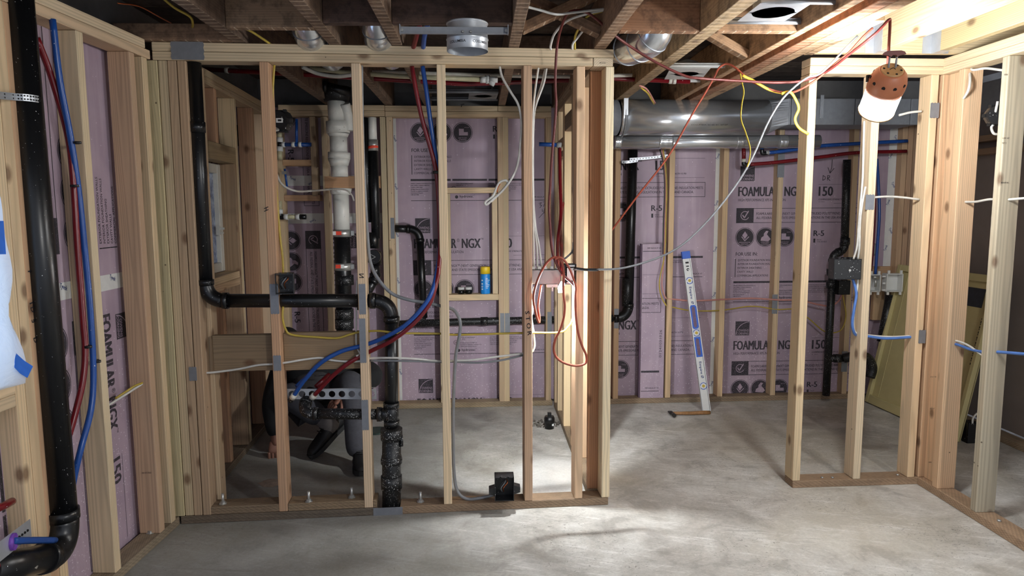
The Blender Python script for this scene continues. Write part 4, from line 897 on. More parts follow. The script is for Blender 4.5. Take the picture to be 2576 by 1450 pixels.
def strap_flat(x0, y0, x1, y1, Y, lab):
    p, q = P(x0, y0, Y), P(x1, y1, Y); tt = thing('pipe_strap', lab, 'strap', p); d = (q - p); ln = d.length; d.normalize(); u = Vector((0, -1, 0)); wv = d.cross(u).normalized() * .009
    mid = p.lerp(q, .5) + Vector((0, -.004, -.004)); b = B(); vs = []
    ps = [p, p.lerp(q, .25) + Vector((0, -.006, -.003)), mid, q]
    for a in ps: vs += [a - wv, a + wv]
    b.add(vs, [(2 * i, 2 * i + 2, 2 * i + 3, 2 * i + 1) for i in range(3)]); o = b.obj('strap_band', 'galv', tt); o.modifiers.new('s', 'SOLIDIFY').thickness = .0016
    n = int(ln / .02)
    for k in range(n):
        a = p.lerp(q, (k + .5) / n) + Vector((0, -.008, -.003)); B().tube([a, a + Vector((0, -.001, 0))], .0032, 8).obj('hole', 'dark_hole', tt)
strap_flat(1584, 401, 1680, 392, 4.80, 'punched steel strap running level from the black pipe to a stud'); strap_flat(1564, 408, 1605, 404, 4.79, 'short punched steel strap across the front of the black pipe')
# washer drain at the right
t = thing('laundry_drain', 'black laundry drain with offset bend and standpipe behind the three-stud frame', 'pipe', P(2078, 980, 4.72))
YW = 4.76
plumb([P(2131, 402, YW), P(2124, 630, YW), P(2096, 640, YW), P(2078, 995, YW)], .0265, 'abs_flecked', t, R=.05, hub=1.18)
for y in (607, 685, 716): x = {607: 2126, 685: 2091, 716: 2090}[y]; B().tube([P(x, y - 8, YW), P(x, y + 8, YW)], .0315, 18).obj('coupling', 'abs_flecked', t)
B().tube([P(2090, 712, YW), P(2104, 690, YW), P(2112, 672, YW)], .022, 14).obj('branch', 'abs_flecked', t)
B().tube([P(2080, 902, YW), P(2126, 902, YW)], .026, 16).obj('pipe', 'abs_heavy', t); B().tube([P(2098, 902, YW), P(2114, 902, YW)], .031, 16).obj('coupling', 'abs_heavy', t)
t = thing('trap_bend', 'flecked black trap bend low behind the three-stud frame', 'pipe', P(2180, 920, 4.72)); B().tube(spline([P(2122, 902, 4.75), P(2150, 897, 4.72), P(2180, 900, 4.72), P(2194, 925, 4.72), P(2188, 950, 4.72)], 5), .034, 16).obj('elbow', 'abs_flecked', t)
t = thing('standpipe', 'black standpipe under the white washer box', 'pipe', P(2235, 790, 4.76)); B().tube([P(2241, 742, 4.78), P(2218, 860, 4.78)], .033, 16).obj('pipe', 'abs_flecked', t)
# washer outlet box
t = thing('washer_box', 'white twin-bay washer outlet box with chrome valve between the studs', 'outlet box', P(2225, 735, 4.7))
def tray(x0, x1, y0, y1, Y, d):
    a, c = P(x0, y1, Y), P(x1, y0, Y); w_ = .006; b = B()
    b.box(((a.x + c.x) / 2, Y + d, (a.z + c.z) / 2), (c.x - a.x, .004, c.z - a.z))
    for xx in (a.x, c.x): b.box((xx, Y + d / 2, (a.z + c.z) / 2), (w_, d, c.z - a.z))
    for zz in (a.z, c.z): b.box(((a.x + c.x) / 2, Y + d / 2, zz), (c.x - a.x, d, w_))
    for xx in (a.x + .012, c.x - .012):
        for zz in (a.z - .012, c.z + .014): b.box((xx, Y + .004, zz), (.016, .008, .024))
    return b.obj('tray', 'white_plastic', t)
tray(2186, 2216, 692, 734, 4.68, .06); tray(2230, 2272, 690, 734, 4.68, .06)
B().box(P(2223, 713, 4.70), (.02, .01, .012)).box(P(2223, 696, 4.69), (.024, .008, .010)).box(P(2223, 730, 4.69), (.024, .008, .010)).obj('link_tab', 'white_plastic', t)
B().tube([P(2203, 700, 4.69), P(2202, 722, 4.69)], .008, 10).tube([P(2196, 698, 4.67), P(2210, 698, 4.67)], .011, 10).obj('valve', 'zinc', t)
cable('water_line', [P(2206, 400, 4.75), P(2210, 470, 4.72), P(2212, 540, 4.70), P(2207, 620, 4.70), P(2202, 690, 4.70)], .0095, 'pex_blue', 'blue water line dropping to the white washer box', 'pipe', n=10)
cable('water_line', [P(2199, 400, 4.80), P(2201, 520, 4.80), P(2196, 620, 4.79), P(2190, 690, 4.75)], .0085, 'pex_red', 'thin red water line behind the blue one at the washer box', 'pipe', n=8)
q = P(2192, 628, 4.80); tag(B().lathe(q, (0, -1, 0), [(.05, 0), (.05, .004), (.03, .012), (.006, .016)], 22).obj('shutoff_plate', 'galv_dull'), 'round grey metal plate behind the middle stud of the short frame', 'plate')
# hot and cold headers along the back wall at right
t = thing('water_line', 'red water line with elbow running level over the printed foam', 'pipe', P(2000, 400, 4.70)); YP = 4.75
B().tube([P(1871, 366, YP), P(1871, 402, YP)], .0135, 12).obj('pipe', 'pex_red', t); B().tube([P(1871, 400, YP), P(1871, 408, YP)], .016, 12).obj('crimp_ring', 'pex_white', t); B().tube(spline([P(1871, 406, YP), P(1872, 415, YP), P(1886, 414, YP)], 4), .0145, 12).obj('elbow', 'abs', t); B().tube(spline([P(1884, 414, YP), P(1950, 409, YP), P(2060, 396, YP), P(2150, 385, YP), P(2280, 381, YP)], 5), .0125, 12).obj('pipe', 'pex_red', t)
t = thing('water_line', 'blue water line with elbow running level above the red one', 'pipe', P(2000, 380, YP))
B().tube([P(1917, 362, YP), P(1917, 380, YP)], .012, 12).obj('pipe', 'pex_blue', t); B().tube(spline([P(1917, 376, YP), P(1918, 386, YP), P(1930, 385, YP)], 4), .0145, 12).obj('elbow', 'abs', t); B().tube([P(1926, 385, YP), P(1934, 384, YP)], .0155, 12).obj('crimp_ring', 'grey_plastic', t); B().tube(spline([P(1930, 385, YP), P(1975, 380, YP), P(2060, 368, YP), P(2150, 362, YP), P(2282, 355, YP)], 5), .0125, 12).obj('pipe', 'pex_blue', t)
# rigid lines hung across the joists
t = thing('water_line', 'rigid red water pipe with clear coupling across the joist bays', 'pipe', P(1700, 205, 4.0)); YC = 4.02
B().tube([P(470, 172, YC), P(800, 190, YC), P(1170, 212, YC), P(1545, 198, YC), P(1735, 206, YC)], .0125, 12).obj('pipe', 'pex_red', t); B().tube([P(1682, 203, YC), P(1690, 203.5, YC)], .0175, 14).obj('coupling', 'pex_white', t); B().tube([P(1692, 203.6, YC), P(1700, 204, YC)], .0175, 14).obj('coupling', 'pex_white', t); B().tube([P(566, 176, YC), P(575, 177, YC)], .0175, 14).obj('coupling', 'pex_white', t)
cable('water_line', [P(930, 180, 3.96), P(1250, 190, 3.96), P(1460, 193, 3.96), P(1590, 189, 3.96)], .0105, 'pex_white', 'white water pipe across the joist bays, the higher of two', 'pipe', n=10)
t = thing('water_line', 'cream water pipe ending in a white tee inside the joist bay', 'pipe', P(1000, 190, 3.9)); B().tube([P(780, 172, 3.9), P(870, 182, 3.9), P(1000, 192, 3.9), P(1215, 201, 3.9)], .0125, 12).obj('pipe', 'poly_cream', t); B().tube([P(1208, 201, 3.9), P(1222, 201, 3.9)], .017, 12).tube([P(1232, 200, 3.9), P(1252, 201, 3.9)], .016, 12).tube([P(1226, 190, 3.9), P(1228, 210, 3.9)], .013, 12).tube([P(1230, 205, 3.9), P(1244, 213, 3.9)], .013, 12).obj('tee', 'white_plastic', t)
cable('conduit', [P(760, 168, 3.55), P(800, 185, 3.6), P(850, 192, 3.6), P(900, 186, 3.6)], .010, 'pex_white', 'white hose sagging under the joists above the soil stack', 'hose', n=10)
# polybutylene manifold left of the stack
YM = 4.72
t = thing('water_manifold', 'cream water pipe with white couplings between the short ladder blocks', 'pipe', P(705, 450, YM))
for y0, y1 in ((335, 348), (378, 403), (506, 530)): B().tube([P(703, y0, YM), P(704, y1, YM)], .016, 12).obj('pipe', 'poly_cream', t)
for y0, y1 in ((346, 358), (369, 381), (527, 538)): B().tube([P(704, y0, YM), P(704, y1, YM)], .02, 14).obj('coupling', 'white_plastic', t)
B().tube([P(704, 357, YM), P(704, 370, YM)], .016, 12).obj('tee', 'abs', t); B().tube([P(714, 364, YM), P(783, 364, YM)], .0135, 12).obj('pipe', 'pex_blue', t)
for x in (713, 738, 755): B().tube([P(x - 4, 364, YM), P(x + 4, 364, YM)], .018, 12).obj('crimp_ring', 'white_plastic', t)
B().tube([P(746, 300, YM), P(746, 362, YM)], .0095, 10).obj('pipe', 'pex_blue', t); B().tube(spline([P(704, 536, YM), P(706, 546, YM), P(716, 546, YM)], 4), .018, 12).obj('elbow', 'abs', t); B().tube([P(716, 546, YM), P(745, 546, YM)], .015, 12).obj('pipe', 'poly_cream', t)
for x in (720, 749): B().tube([P(x - 5, 546, YM), P(x + 5, 546, YM)], .0195, 12).obj('coupling', 'white_plastic', t)
B().tube([P(754, 546, YM), P(770, 546, YM)], .017, 12).obj('end_cap', 'abs', t); B().tube([P(716, 425, YM), P(722, 470, YM)], .007, 8).obj('lever', 'pex_blue', t); B().box(P(716, 435, YM), (.03, .03, .02)).obj('valve', 'zinc', t)
# main PEX pair in the near frame
red = [PN(1036, 167, .03), PN(1046, 225, .03), PN(1062, 300, .035), PN(1082, 370, .04), PN(1097, 430, .04), PN(1103, 500, .04), PN(1107, 600, .03), PN(1105, 660, .0), PN(1098, 710, -.035), PN(1080, 765, -.05), PN(1040, 815, -.05), PN(985, 858, -.03), PN(930, 885, .02), PN(880, 912, .025), PN(835, 948, .045), PN(788, 998, .085)]
blue = [PN(1063, 167, .03), PN(1072, 225, .03), PN(1082, 300, .035), PN(1093, 370, .045), PN(1102, 440, .05), PN(1106, 520, .05), PN(1107, 610, .045), PN(1100, 680, -.01), PN(1086, 735, -.05), PN(1062, 775, -.06), PN(1020, 818, -.05), PN(970, 848, -.02), PN(920, 868, .02), PN(860, 884, .025), PN(805, 915, .03), PN(762, 962, .06), PN(738, 998, .085)]
tr = thing('water_line', 'dark red water line sweeping from the top plate to the stub-out bar', 'pipe', red[-1]); B().tube(spline(red, 6), .0098, 12).obj('pipe', 'pex_red', tr)
tb = thing('water_line', 'blue water line sweeping from the top plate to the stub-out bar', 'pipe', blue[-1]); B().tube(spline(blue, 6), .0098, 12).obj('pipe', 'pex_blue', tb)
for tt, e in ((tr, red), (tb, blue)):
    d = (e[-1] - e[-2]).normalized(); B().tube([e[-1] - d * .012, e[-1] + d * .012], .0145, 14).obj('crimp_ring', 'pex_white', tt); B().tube(spline([e[-1] + d * .01, e[-1] + d * .026, e[-1] + d * .026 + Vector((0, .02, .002))], 3), .0125, 12).obj('elbow', 'abs_flecked', tt)
    B().tube([e[-1] + Vector((.0, .06, .03)), e[-1] + Vector((.05, .12, .075))], .011, 12).obj('stub', 'pex_red' if tt is tr else 'pex_blue', tt)
for x, y, lab in ((1099, 434, 'black clip binding the red and blue lines high up'), (1107, 669, 'black clip binding the red and blue lines at mid height')):
    q = PN(x, y, .03); b = B(); b.tube([q - Vector((0, 0, .006)), q + Vector((0, 0, .006))], .018, 12); tag(b.obj('pipe_clip', 'black_rubber'), lab, 'clip')
# stub-out bar
t = thing('stub_out_bar', 'grey steel bar with a row of round holes held between two studs', 'bracket', PN(840, 992, .1)); v = .105
p, q = PN(722, 992, v), PN(947, 992, v); u = (q - p).normalized(); L_ = (q - p).length; hh = .0245; n = int(L_ / .0485); b = B()
for k in range(n + 1):   # plate cell by cell, each with its round hole
    a = p + u * (L_ * k / (n + 1)); wd = L_ / (n + 1); m = 16; vs = []; c = a + u * wd / 2
    for i in range(m):
        an = 2 * math.pi * i / m; ca, sa = math.cos(an), math.sin(an); mm = max(abs(ca), abs(sa)); vs.append(c + u * (wd / 2 * ca / mm) + Vector((0, 0, hh * sa / mm)))
    for i in range(m): an = 2 * math.pi * i / m; vs.append(c + u * (.0152 * math.cos(an)) + Vector((0, 0, .0152 * math.sin(an))))
    vs += [w_ + NV * .0016 for w_ in vs]; fs = []
    for i in range(m): j = (i + 1) % m; fs += [(i, j, m + j, m + i), (2 * m + j, 2 * m + i, 3 * m + i, 3 * m + j), (m + i, m + j, 3 * m + j, 3 * m + i)]
    b.add(vs, fs)
b.box((p + q) / 2 + Vector((0, 0, hh)) + NV * .004, (L_, .008, .0016), Matrix.Rotation(NA, 3, 'Z')); b.obj('bar', 'galv', t)
# floor cleanout and its broken-out pocket
q = PZ(1382, 1078, 0); t = thing('cleanout', 'black capped cleanout standing in a broken pocket of the slab', 'cleanout', q); b = B(); b.lathe(q, (0, 0, 1), [(.03, 0), (.03, .035), (.034, .036), (.034, .07), (.03, .072), (.03, .08)], 22); b.obj('fitting', 'abs', t); B().box(q + Vector((0, 0, .092)), (.024, .024, .024)).obj('cap_nut', 'abs', t); B().box(q + Vector((.02, -.026, .03)), (.012, .004, .014)).obj('sticker', 'paper_white', t)
for cx, cy, n, sx, sy, nm in ((1366, 1068, 70, .12, .07, 'broken concrete crumbs around the black cleanout'),):
    c = PZ(cx, cy, 0); b = B()
    for _ in range(n):
        a = random.uniform(0, 6.28); r = random.random() ** .5; s = random.uniform(.004, .013); o = c + Vector((math.cos(a) * r * sx, math.sin(a) * r * sy, s * .3))
        b.hull([o + Vector((random.uniform(-s, s), random.uniform(-s, s), random.uniform(-s * .5, s))) for _ in range(8)])
    o = b.obj('rubble', 'rubble'); o['kind'] = 'stuff'; tag(o, nm, 'rubble')
t = thing('water_line', 'short blue pipe stub sticking out of the partition', 'pipe', P(1380, 364, 4.2)); B().tube([P(1356, 363, 4.25), P(1402, 365, 4.25)], .0125, 12).obj('pipe', 'pex_blue', t); B().tube([P(1400, 365, 4.25), P(1412, 366, 4.25)], .017, 12).obj('elbow', 'grey_plastic', t)
cable('water_line', [P(1408, 372, 4.25), P(1409, 450, 4.2), P(1411, 540, 4.1), P(1403, 610, 3.9), P(1404, 690, 3.5)], .0105, 'pex_red', 'bright red water line hanging in the partition, crossing over the second one', 'pipe', n=10)
cable('water_line', [P(1416, 510, 4.22), P(1410, 560, 4.15), P(1412, 620, 3.9), P(1414, 690, 3.5)], .0105, 'pex_red', 'bright red water line in the partition, passing behind the first', 'pipe', n=10)
# ---------------------------------------------------------------- windows
w1 = sempty('window_1', FK @ Vector((.3, .09, 1.3)))
def kbx(name, u0, u1, v0, v1, z0, z1, mat, par): return bx(name, u0, u1, v0, v1, z0, z1, mat, (1, 1, 1, 1), par, FK, .003)
wx1 = PF(FK, 556, 600, .09)[0]; wz0, wz1 = PF(FK, 556, 682, .09)[1], PF(FK, 548, 415, .09)[1]
for a, c, zz0, zz1 in ((.10, .15, wz0, wz1), (wx1 - .05, wx1, wz0, wz1)): kbx('frame_rail', a, c, .075, .12, zz0, zz1, 'window_white', w1)
for a, c in ((wz0, wz0 + .05), (wz1 - .05, wz1)): kbx('frame_rail', .15, wx1 - .05, .076, .119, a, c, 'window_white', w1)
kbx('pane', .15, wx1 - .05, .10, .106, wz0 + .05, wz1 - .05, 'bubble', w1)
q = W3(FK, 550, 580, .07); b = B(); b.box(q, (.02, .022, .05)); b.box(q + Vector((.015, 0, .01)), (.03, .012, .012)); b.box(q + Vector((.012, 0, -.014)), (.024, .02, .008)); b.obj('latch', 'window_white', w1)
w2 = sempty('window_2', FL @ Vector((-.6, .1, 1.3)))
def lbx(name, u0, u1, v0, v1, z0, z1, mat): return bx(name, u0, u1, v0, v1, z0, z1, mat, (1, 1, 1, 1), w2, FL, .003)
lbx('pane', -1.2, wu - .02, .16, .165, zs, 1.655, 'day_glow')
for a, c in ((-1.2, -1.15), (wu - .06, wu - .01), (-.66, -.62)): lbx('frame_rail', a, c, .12, .155, zs + .002, 1.652, 'window_white')
# plastic sheet taped over it
n, m = 14, 22; vs = []
for i in range(m + 1):
    for j in range(n + 1):
        z = zs - .01 + (1.66 - zs) * i / m; edge = wu + .02 - .06 * (i / m) ** 1.5; u = -1.1 + (edge + 1.1) * j / n
        v = -.012 - .010 * math.sin(j * 1.9 + i * .5) - .008 * math.sin(i * .9 + j * .4) - .012 * (1 - abs(2 * j / n - 1))
        vs.append(FL @ Vector((u, v, z)))
b = B(); b.add(vs, [(i * (n + 1) + j, i * (n + 1) + j + 1, (i + 1) * (n + 1) + j + 1, (i + 1) * (n + 1) + j) for i in range(m) for j in range(n)], True)
t = thing('plastic_sheet', 'cloudy plastic sheet taped over the window opening with blue tape', 'plastic sheet', FL @ Vector((wu - .4, -.02, zs))); b.obj('sheet', 'poly_sheet', t)
def tape(pts): b = B(); q = [W3(FL, x, y, -.024) for x, y in pts]; k = len(q); nn = FL.to_3x3() @ Vector((0, -.0015, 0)); b.add(q + [a + nn for a in q], [tuple(range(k)), tuple(range(k, 2 * k))[::-1]] + [(i, (i + 1) % k, k + (i + 1) % k, k + i) for i in range(k)]); b.obj('tape_strip', 'blue_tape', t)
tape([(-12, 556), (8, 556), (14, 640), (-12, 640)]); tape([(38, 888), (60, 908), (82, 922), (68, 951), (50, 940), (36, 925)])
# ---------------------------------------------------------------- anchor bolts
def bolt(par, q, h=.048):
    a = B().lathe(q, (0, 0, 1), [(.0065, 0), (.0065, h)], 10).obj('anchor_bolt', 'zinc', par); B().lathe(q, (0, 0, 1), [(.018, 0), (.018, .003), (.0115, .0031), (.0115, .012)], 6, smooth=False).obj('nut', 'zinc', a)
for x, y, z in ((561, 1268, .074), (777, 1262, .074), (885, 1252, .074), (1058, 1263, .038)): bolt(nw, PZ(x, y, z))
bolt(lw, PZ(379, 1341, .038))
for x, y in ((2068, 1203), (2094, 1203), (2258, 1196)): B().lathe(PZ(x, y, .037), (0, 0, 1), [(.007, 0), (.007, .004), (.004, .006)], 8).obj('screw_head', 'zinc', bw)
for x, y in ((2365, 1223), (2513, 1312)): B().lathe(PZ(x, y, .038), (0, 0, 1), [(.009, 0), (.009, .005), (.005, .008)], 8).obj('screw_head', 'zinc', rw)
# ---------------------------------------------------------------- cables
CW = .0050
def C(pts, mat, lab, r=CW, grp=None, name='cable', flat=1., cat='cable'): return cable(name, pts, r, mat, lab, cat, grp, flat=flat)
Nn = lambda *a: [PN(x, y, v) for x, y, v in a]
C(Nn((690, 164, .05), (686, 230, .06), (684, 300, .065), (689, 400, .065), (697, 500, .06), (704, 590, .055), (711, 650, .05), (712, 690, .05)), 'cable_yellow', 'yellow cable dropping from the top plate into the small black box')
C(Nn((712, 772, .03), (711, 800, .02), (718, 828, .03), (735, 843, .035), (800, 849, .035), (848, 851, .035), (880, 842, .035), (905, 836, .04), (950, 833, .02), (985, 837, .002), (1020, 839, .02), (1107, 840, .045), (1140, 843, .05), (1200, 842, .05), (1320, 838, .045), (1405, 837, .06), (1428, 824, .07), (1441, 800, .075), (1445, 740, .075)), 'cable_yellow', 'yellow cable sagging over the wide block and on through the studs')
C([P(1445, 740, 3.21), P(1446, 640, 3.21), P(1447, 500, 3.21), P(1449, 340, 3.21), P(1452, 175, 3.2)], 'cable_yellow', 'yellow cable running straight up beside the red-brown stud', .004)
C([P(1442, 640, 3.19), P(1444, 560, 3.19), P(1443, 440, 3.2), P(1446, 330, 3.2), P(1447, 175, 3.19)], 'cable_grey', 'grey cable running straight up beside the red-brown stud', .004)
C([P(1442, 610, 3.19), P(1440, 632, 3.18), P(1425, 648, 3.17), P(1412, 655, 3.16)], 'cable_grey', 'short grey tail bending from the upright cables to the metal box', .0045)
C([P(693, 322, 3.26), P(700, 327, 3.24), P(690, 332, 3.2), P(686, 360, 3.18), P(689, 400, 3.18), P(697, 440, 3.19), P(712, 466, 3.22), P(745, 481, 3.3), P(790, 480, 3.5), P(830, 477, 3.8), P(868, 478, 4.1), P(884, 490, 4.3), P(890, 505, 4.4)], 'cable_white', 'white cable looping from the round black box toward the soil stack')
C(Nn((909, 160, .06), (911, 300, .06), (914, 400, .06), (919, 500, .055), (925, 600, .05), (932, 660, .045), (950, 700, .03), (985, 738, .02), (1030, 755, .02), (1080, 763, .03), (1112, 771, .045), (1138, 778, .045), (1151, 793, .03), (1158, 815, .02), (1155, 850, .02), (1146, 900, .03), (1141, 1000, .05), (1140, 1100, .06), (1143, 1200, .06), (1153, 1240, .05), (1175, 1256, .04), (1205, 1254, .04), (1242, 1246, .045)), 'cable_grey', 'fat grey cable swinging through two studs to the box on the sill', .0078)
C(Nn((509, 939, .046), (540, 937, .046), (600, 929, .046), (650, 919, .045), (695, 916, .03), (730, 911, .03), (765, 905, .04), (805, 901, .045), (830, 906, .04), (870, 910, .04), (905, 909, .03), (932, 902, .03), (985, 901, -.01), (1040, 903, .0), (1107, 909, .045), (1140, 908, .045), (1190, 906, .03), (1250, 898, .03), (1320, 889, .045)), 'cable_white', 'white cable running level through four studs below the yellow one')
C(Nn((930, 908, .04), (985, 908, .0), (1040, 909, .01), (1107, 911, .05), (1140, 910, .05), (1200, 913, .04), (1260, 907, .035), (1320, 893, .05)), 'cable_grey', 'grey cable sagging beside the level white cable')
C(Nn((898, 706, .05), (897, 760, .05), (896, 830, .05), (897, 870, .045), (905, 890, .03), (897, 896, .01)), 'cable_white', 'thin white cable hanging behind the stud marked N', .004)
C(Nn((1257, 168, .045), (1264, 195, .045), (1285, 232, .03), (1303, 262, .03), (1311, 300, .03), (1310, 350, .03), (1303, 410, .03), (1289, 446, .02), (1266, 478, .02), (1242, 500, .02), (1224, 515, .02), (1221, 508, .02), (1240, 493, .02), (1250, 470, .02), (1258, 458, .02), (1272, 454, .02), (1277, 462, .03), (1270, 472, .03), (1254, 490, .03), (1235, 508, .03)), 'cable_white', 'white cable tied in a bow, hanging loose near the foam panel', .0055)
C(Nn((1250, 484, .008), (1253, 472, .008), (1258, 463, .008)), 'copper', 'bare copper wire in the bow of the loose white cable', .002, name='wire')
for i, pts in enumerate((((1355, 168), (1346, 230), (1340, 300), (1339, 420), (1341, 520), (1342, 600), (1343, 672)), ((1376, 168), (1368, 210), (1350, 260), (1343, 300), (1341, 420), (1344, 560), (1350, 620), (1352, 674)), ((1373, 168), (1362, 215), (1347, 262), (1341, 302), (1340, 450), (1346, 560), (1356, 620), (1363, 674)))):
    C([PN(x, y, .06 + .012 * i) for x, y in pts], 'cable_white', ('white cable tight against the stud marked STOR, leftmost of three', 'white cable in the middle of the three dropping to the grey metal box', 'white cable bowing out most of the three dropping to the grey metal box')[i], .0048, 'white cables dropping to the grey metal box')
C(Nn((1344, 722, .06), (1340, 780, .05), (1337, 800, .05), (1343, 840, .05), (1345, 870, .05), (1340, 886, .05)), 'cable_white', 'white cable hanging below the grey metal box', .0045)
# ceiling runs
C([P(2233, 172, 2.70), P(2236, 120, 2.72), P(2239, 58, 2.80), P(2236, 50, 2.80), P(2215, 72, 2.80), P(2190, 95, 2.82), P(2140, 134, 2.9), P(2080, 180, 3.0), P(2020, 203, 3.05), P(1950, 208, 3.05), P(1850, 203, 3.05), P(1760, 197, 3.0), P(1720, 190, 3.0), P(1650, 157, 3.0), P(1590, 120, 3.0), P(1540, 84, 2.95), P(1500, 48, 2.9), P(1470, 29, 2.88), P(1440, 28, 2.86), P(1424, 40, 2.88), P(1410, 75, 2.94), P(1402, 112, 3.0), P(1398, 165, 3.02), P(1397, 220, 3.03), P(1399, 262, 3.03), P(1395, 320, 3.04), P(1388, 400, 3.05), P(1384, 470, 3.06), P(1381, 520, 3.07), P(1384, 570, 3.07), P(1388, 625, 3.07), P(1398, 660, 3.07), P(1415, 690, 3.07), P(1438, 712, 3.07), P(1446, 722, 3.07)], 'cable_red', 'dark red power cord looping from the work light along the joists to the boxes', .0058, name='power_cord')
C([P(x, y, Y) for x, y, Y in ((1446, 722, 3.07), (1447, 760, 3.06), (1449, 800, 3.06), (1455, 840, 3.06), (1465, 872, 3.06), (1475, 895, 3.06), (1473, 914, 3.06), (1450, 921, 3.05), (1420, 914, 3.05), (1400, 900, 3.05), (1393, 880, 3.05), (1397, 855, 3.05), (1409, 830, 3.05), (1418, 800, 3.05), (1421, 770, 3.05), (1418, 745, 3.06), (1417, 722, 3.06), (1418, 690, 3.06), (1414, 664, 3.06), (1405, 650, 3.06), (1388, 650, 3.06), (1368, 672, 3.06), (1350, 712, 3.06), (1342, 750, 3.06), (1347, 785, 3.07), (1355, 812, 3.08), (1357, 800, 3.09), (1354, 770, 3.10), (1360, 728, 3.14), (1362, 714, 3.17))], 'cable_orange', 'orange cord hanging in loops below the metal box', .0055, name='power_cord')
C([P(1396, 652, 3.05), P(1408, 648, 3.05), P(1420, 656, 3.05), P(1432, 675, 3.05), P(1442, 700, 3.05), P(1448, 724, 3.06), P(1447, 742, 3.06), P(1448, 775, 3.06)], 'cable_orange', 'short orange cord arching over the front of the metal box', .0052, name='power_cord')
C([P(x, y, Y) for x, y, Y in ((1520, 600, 3.45), (1540, 578, 3.45), (1600, 498, 3.4), (1680, 395, 3.35), (1740, 290, 3.3), (1775, 232, 3.25), (1798, 192, 3.22), (1808, 172, 3.2), (1826, 161, 3.18), (1846, 168, 3.15), (1866, 185, 3.12), (1892, 206, 3.1), (1940, 226, 3.08), (1975, 233, 3.07), (2005, 229, 3.05), (2050, 203, 3.02), (2090, 170, 3.0), (2120, 145, 2.98), (2140, 128, 2.96), (2172, 92, 2.92), (2196, 70, 2.9))], 'cable_orange', 'bright orange cord strung diagonally across the open doorway', .0048, name='power_cord')
C([P(x, y, Y) for x, y, Y in ((1442, 678, 3.10), (1490, 678, 3.08), (1530, 678, 3.07), (1570, 674, 3.08), (1620, 661, 3.1), (1680, 638, 3.1), (1730, 605, 3.1), (1790, 545, 3.1), (1850, 468, 3.1), (1892, 398, 3.08), (1930, 312, 3.05), (1963, 256, 3.02), (1995, 222, 3.0), (2030, 196, 2.98), (2060, 187, 2.97), (2085, 166, 2.95), (2130, 118, 2.92), (2158, 90, 2.9))], 'cable_grey', 'grey cord sweeping from the metal box up to the ceiling by the work light', .0047, name='power_cord')
C([P(1448, 676, 3.09), P(1475, 679, 3.08), P(1505, 679, 3.07)], 'cable_black', 'black plug lead between the metal box and the grey cord', .0064, name='power_cord')
C([P(x, y, 3.06) for x, y in ((1862, 184), (1866, 206), (1871, 232), (1866, 262), (1864, 300), (1876, 335), (1887, 375), (1884, 405), (1879, 420))], 'yellow_string', 'crinkled yellow ribbon hanging from the orange cord, the longer one', .0062, name='ribbon', flat=.35, cat='ribbon')
C([P(x, y, 3.02) for x, y in ((1966, 236), (1988, 232), (2004, 256), (2009, 275), (2000, 300), (2010, 322), (2034, 338))], 'yellow_string', 'crinkled yellow ribbon hanging in front of the first box-frame stud', .0062, name='ribbon', flat=.35, cat='ribbon')
C([P(x, y, 3.08) for x, y in ((1868, 190), (1900, 206), (1935, 226), (1968, 234))], 'yellow_string', 'yellow ribbon wound along the orange cord between two knots', .0062, name='ribbon', flat=.35, cat='ribbon')
C([P(1322, 16, 2.75), P(1360, 26, 2.78), P(1400, 36, 2.8), P(1440, 32, 2.84), P(1490, 26, 2.88), P(1525, 22, 2.9)], 'cable_white', 'white cable slung across the cross-bracing near the ceiling', .0052)
C([P(1525, 24, 2.9), P(1465, 38, 2.92), P(1425, 54, 2.95), P(1395, 85, 3.02), P(1385, 116, 3.08), P(1386, 124, 3.1)], 'cable_white', 'white cable curling from the bracing into the top plate', .0052)
C([P(1522, 26, 2.92), P(1480, 40, 2.95), P(1462, 62, 3.0), P(1447, 92, 3.06), P(1446, 124, 3.1)], 'cable_yellow', 'yellow cable dropping from the bracing into the top plate', .0052)
C([P(1476, 40, 2.96), P(1472, 68, 3.02), P(1455, 92, 3.06), P(1441, 110, 3.08), P(1440, 124, 3.1)], 'cable_white', 'white cable twisting beside the yellow one above the top plate', .005)
C([P(408, -6, 2.8), P(440, 20, 2.85), P(478, 42, 2.9), P(485, 60, 2.95), P(484, 68, 3.0)], 'cable_yellow', 'yellow-white cable hanging behind the far-corner joist', .005)
C([P(606, 66, 2.92), P(640, 84, 2.98), P(682, 112, 3.08)], 'cable_yellow', 'bright yellow cable running over the top plate beside the duct stub', .005)
C([P(296, 8, 2.6), P(350, 16, 2.7), P(400, 42, 2.85), P(430, 58, 3.0)], 'copper', 'thin bare wire sagging under the dark joist bay', .0025, name='wire', cat='wire')
for x0, lab in ((1060, 'blue'), (1040, 'red')):
    C([P(x0 + 16, 60, 2.9), P(x0 + 8, 90, 3.0), P(x0 + (4 if x0 > 1050 else -2), 126, 3.12)], 'pex_' + lab, '%s water line bending over the top plate behind the strap bar' % lab, .0105, name='water_line', cat='pipe')
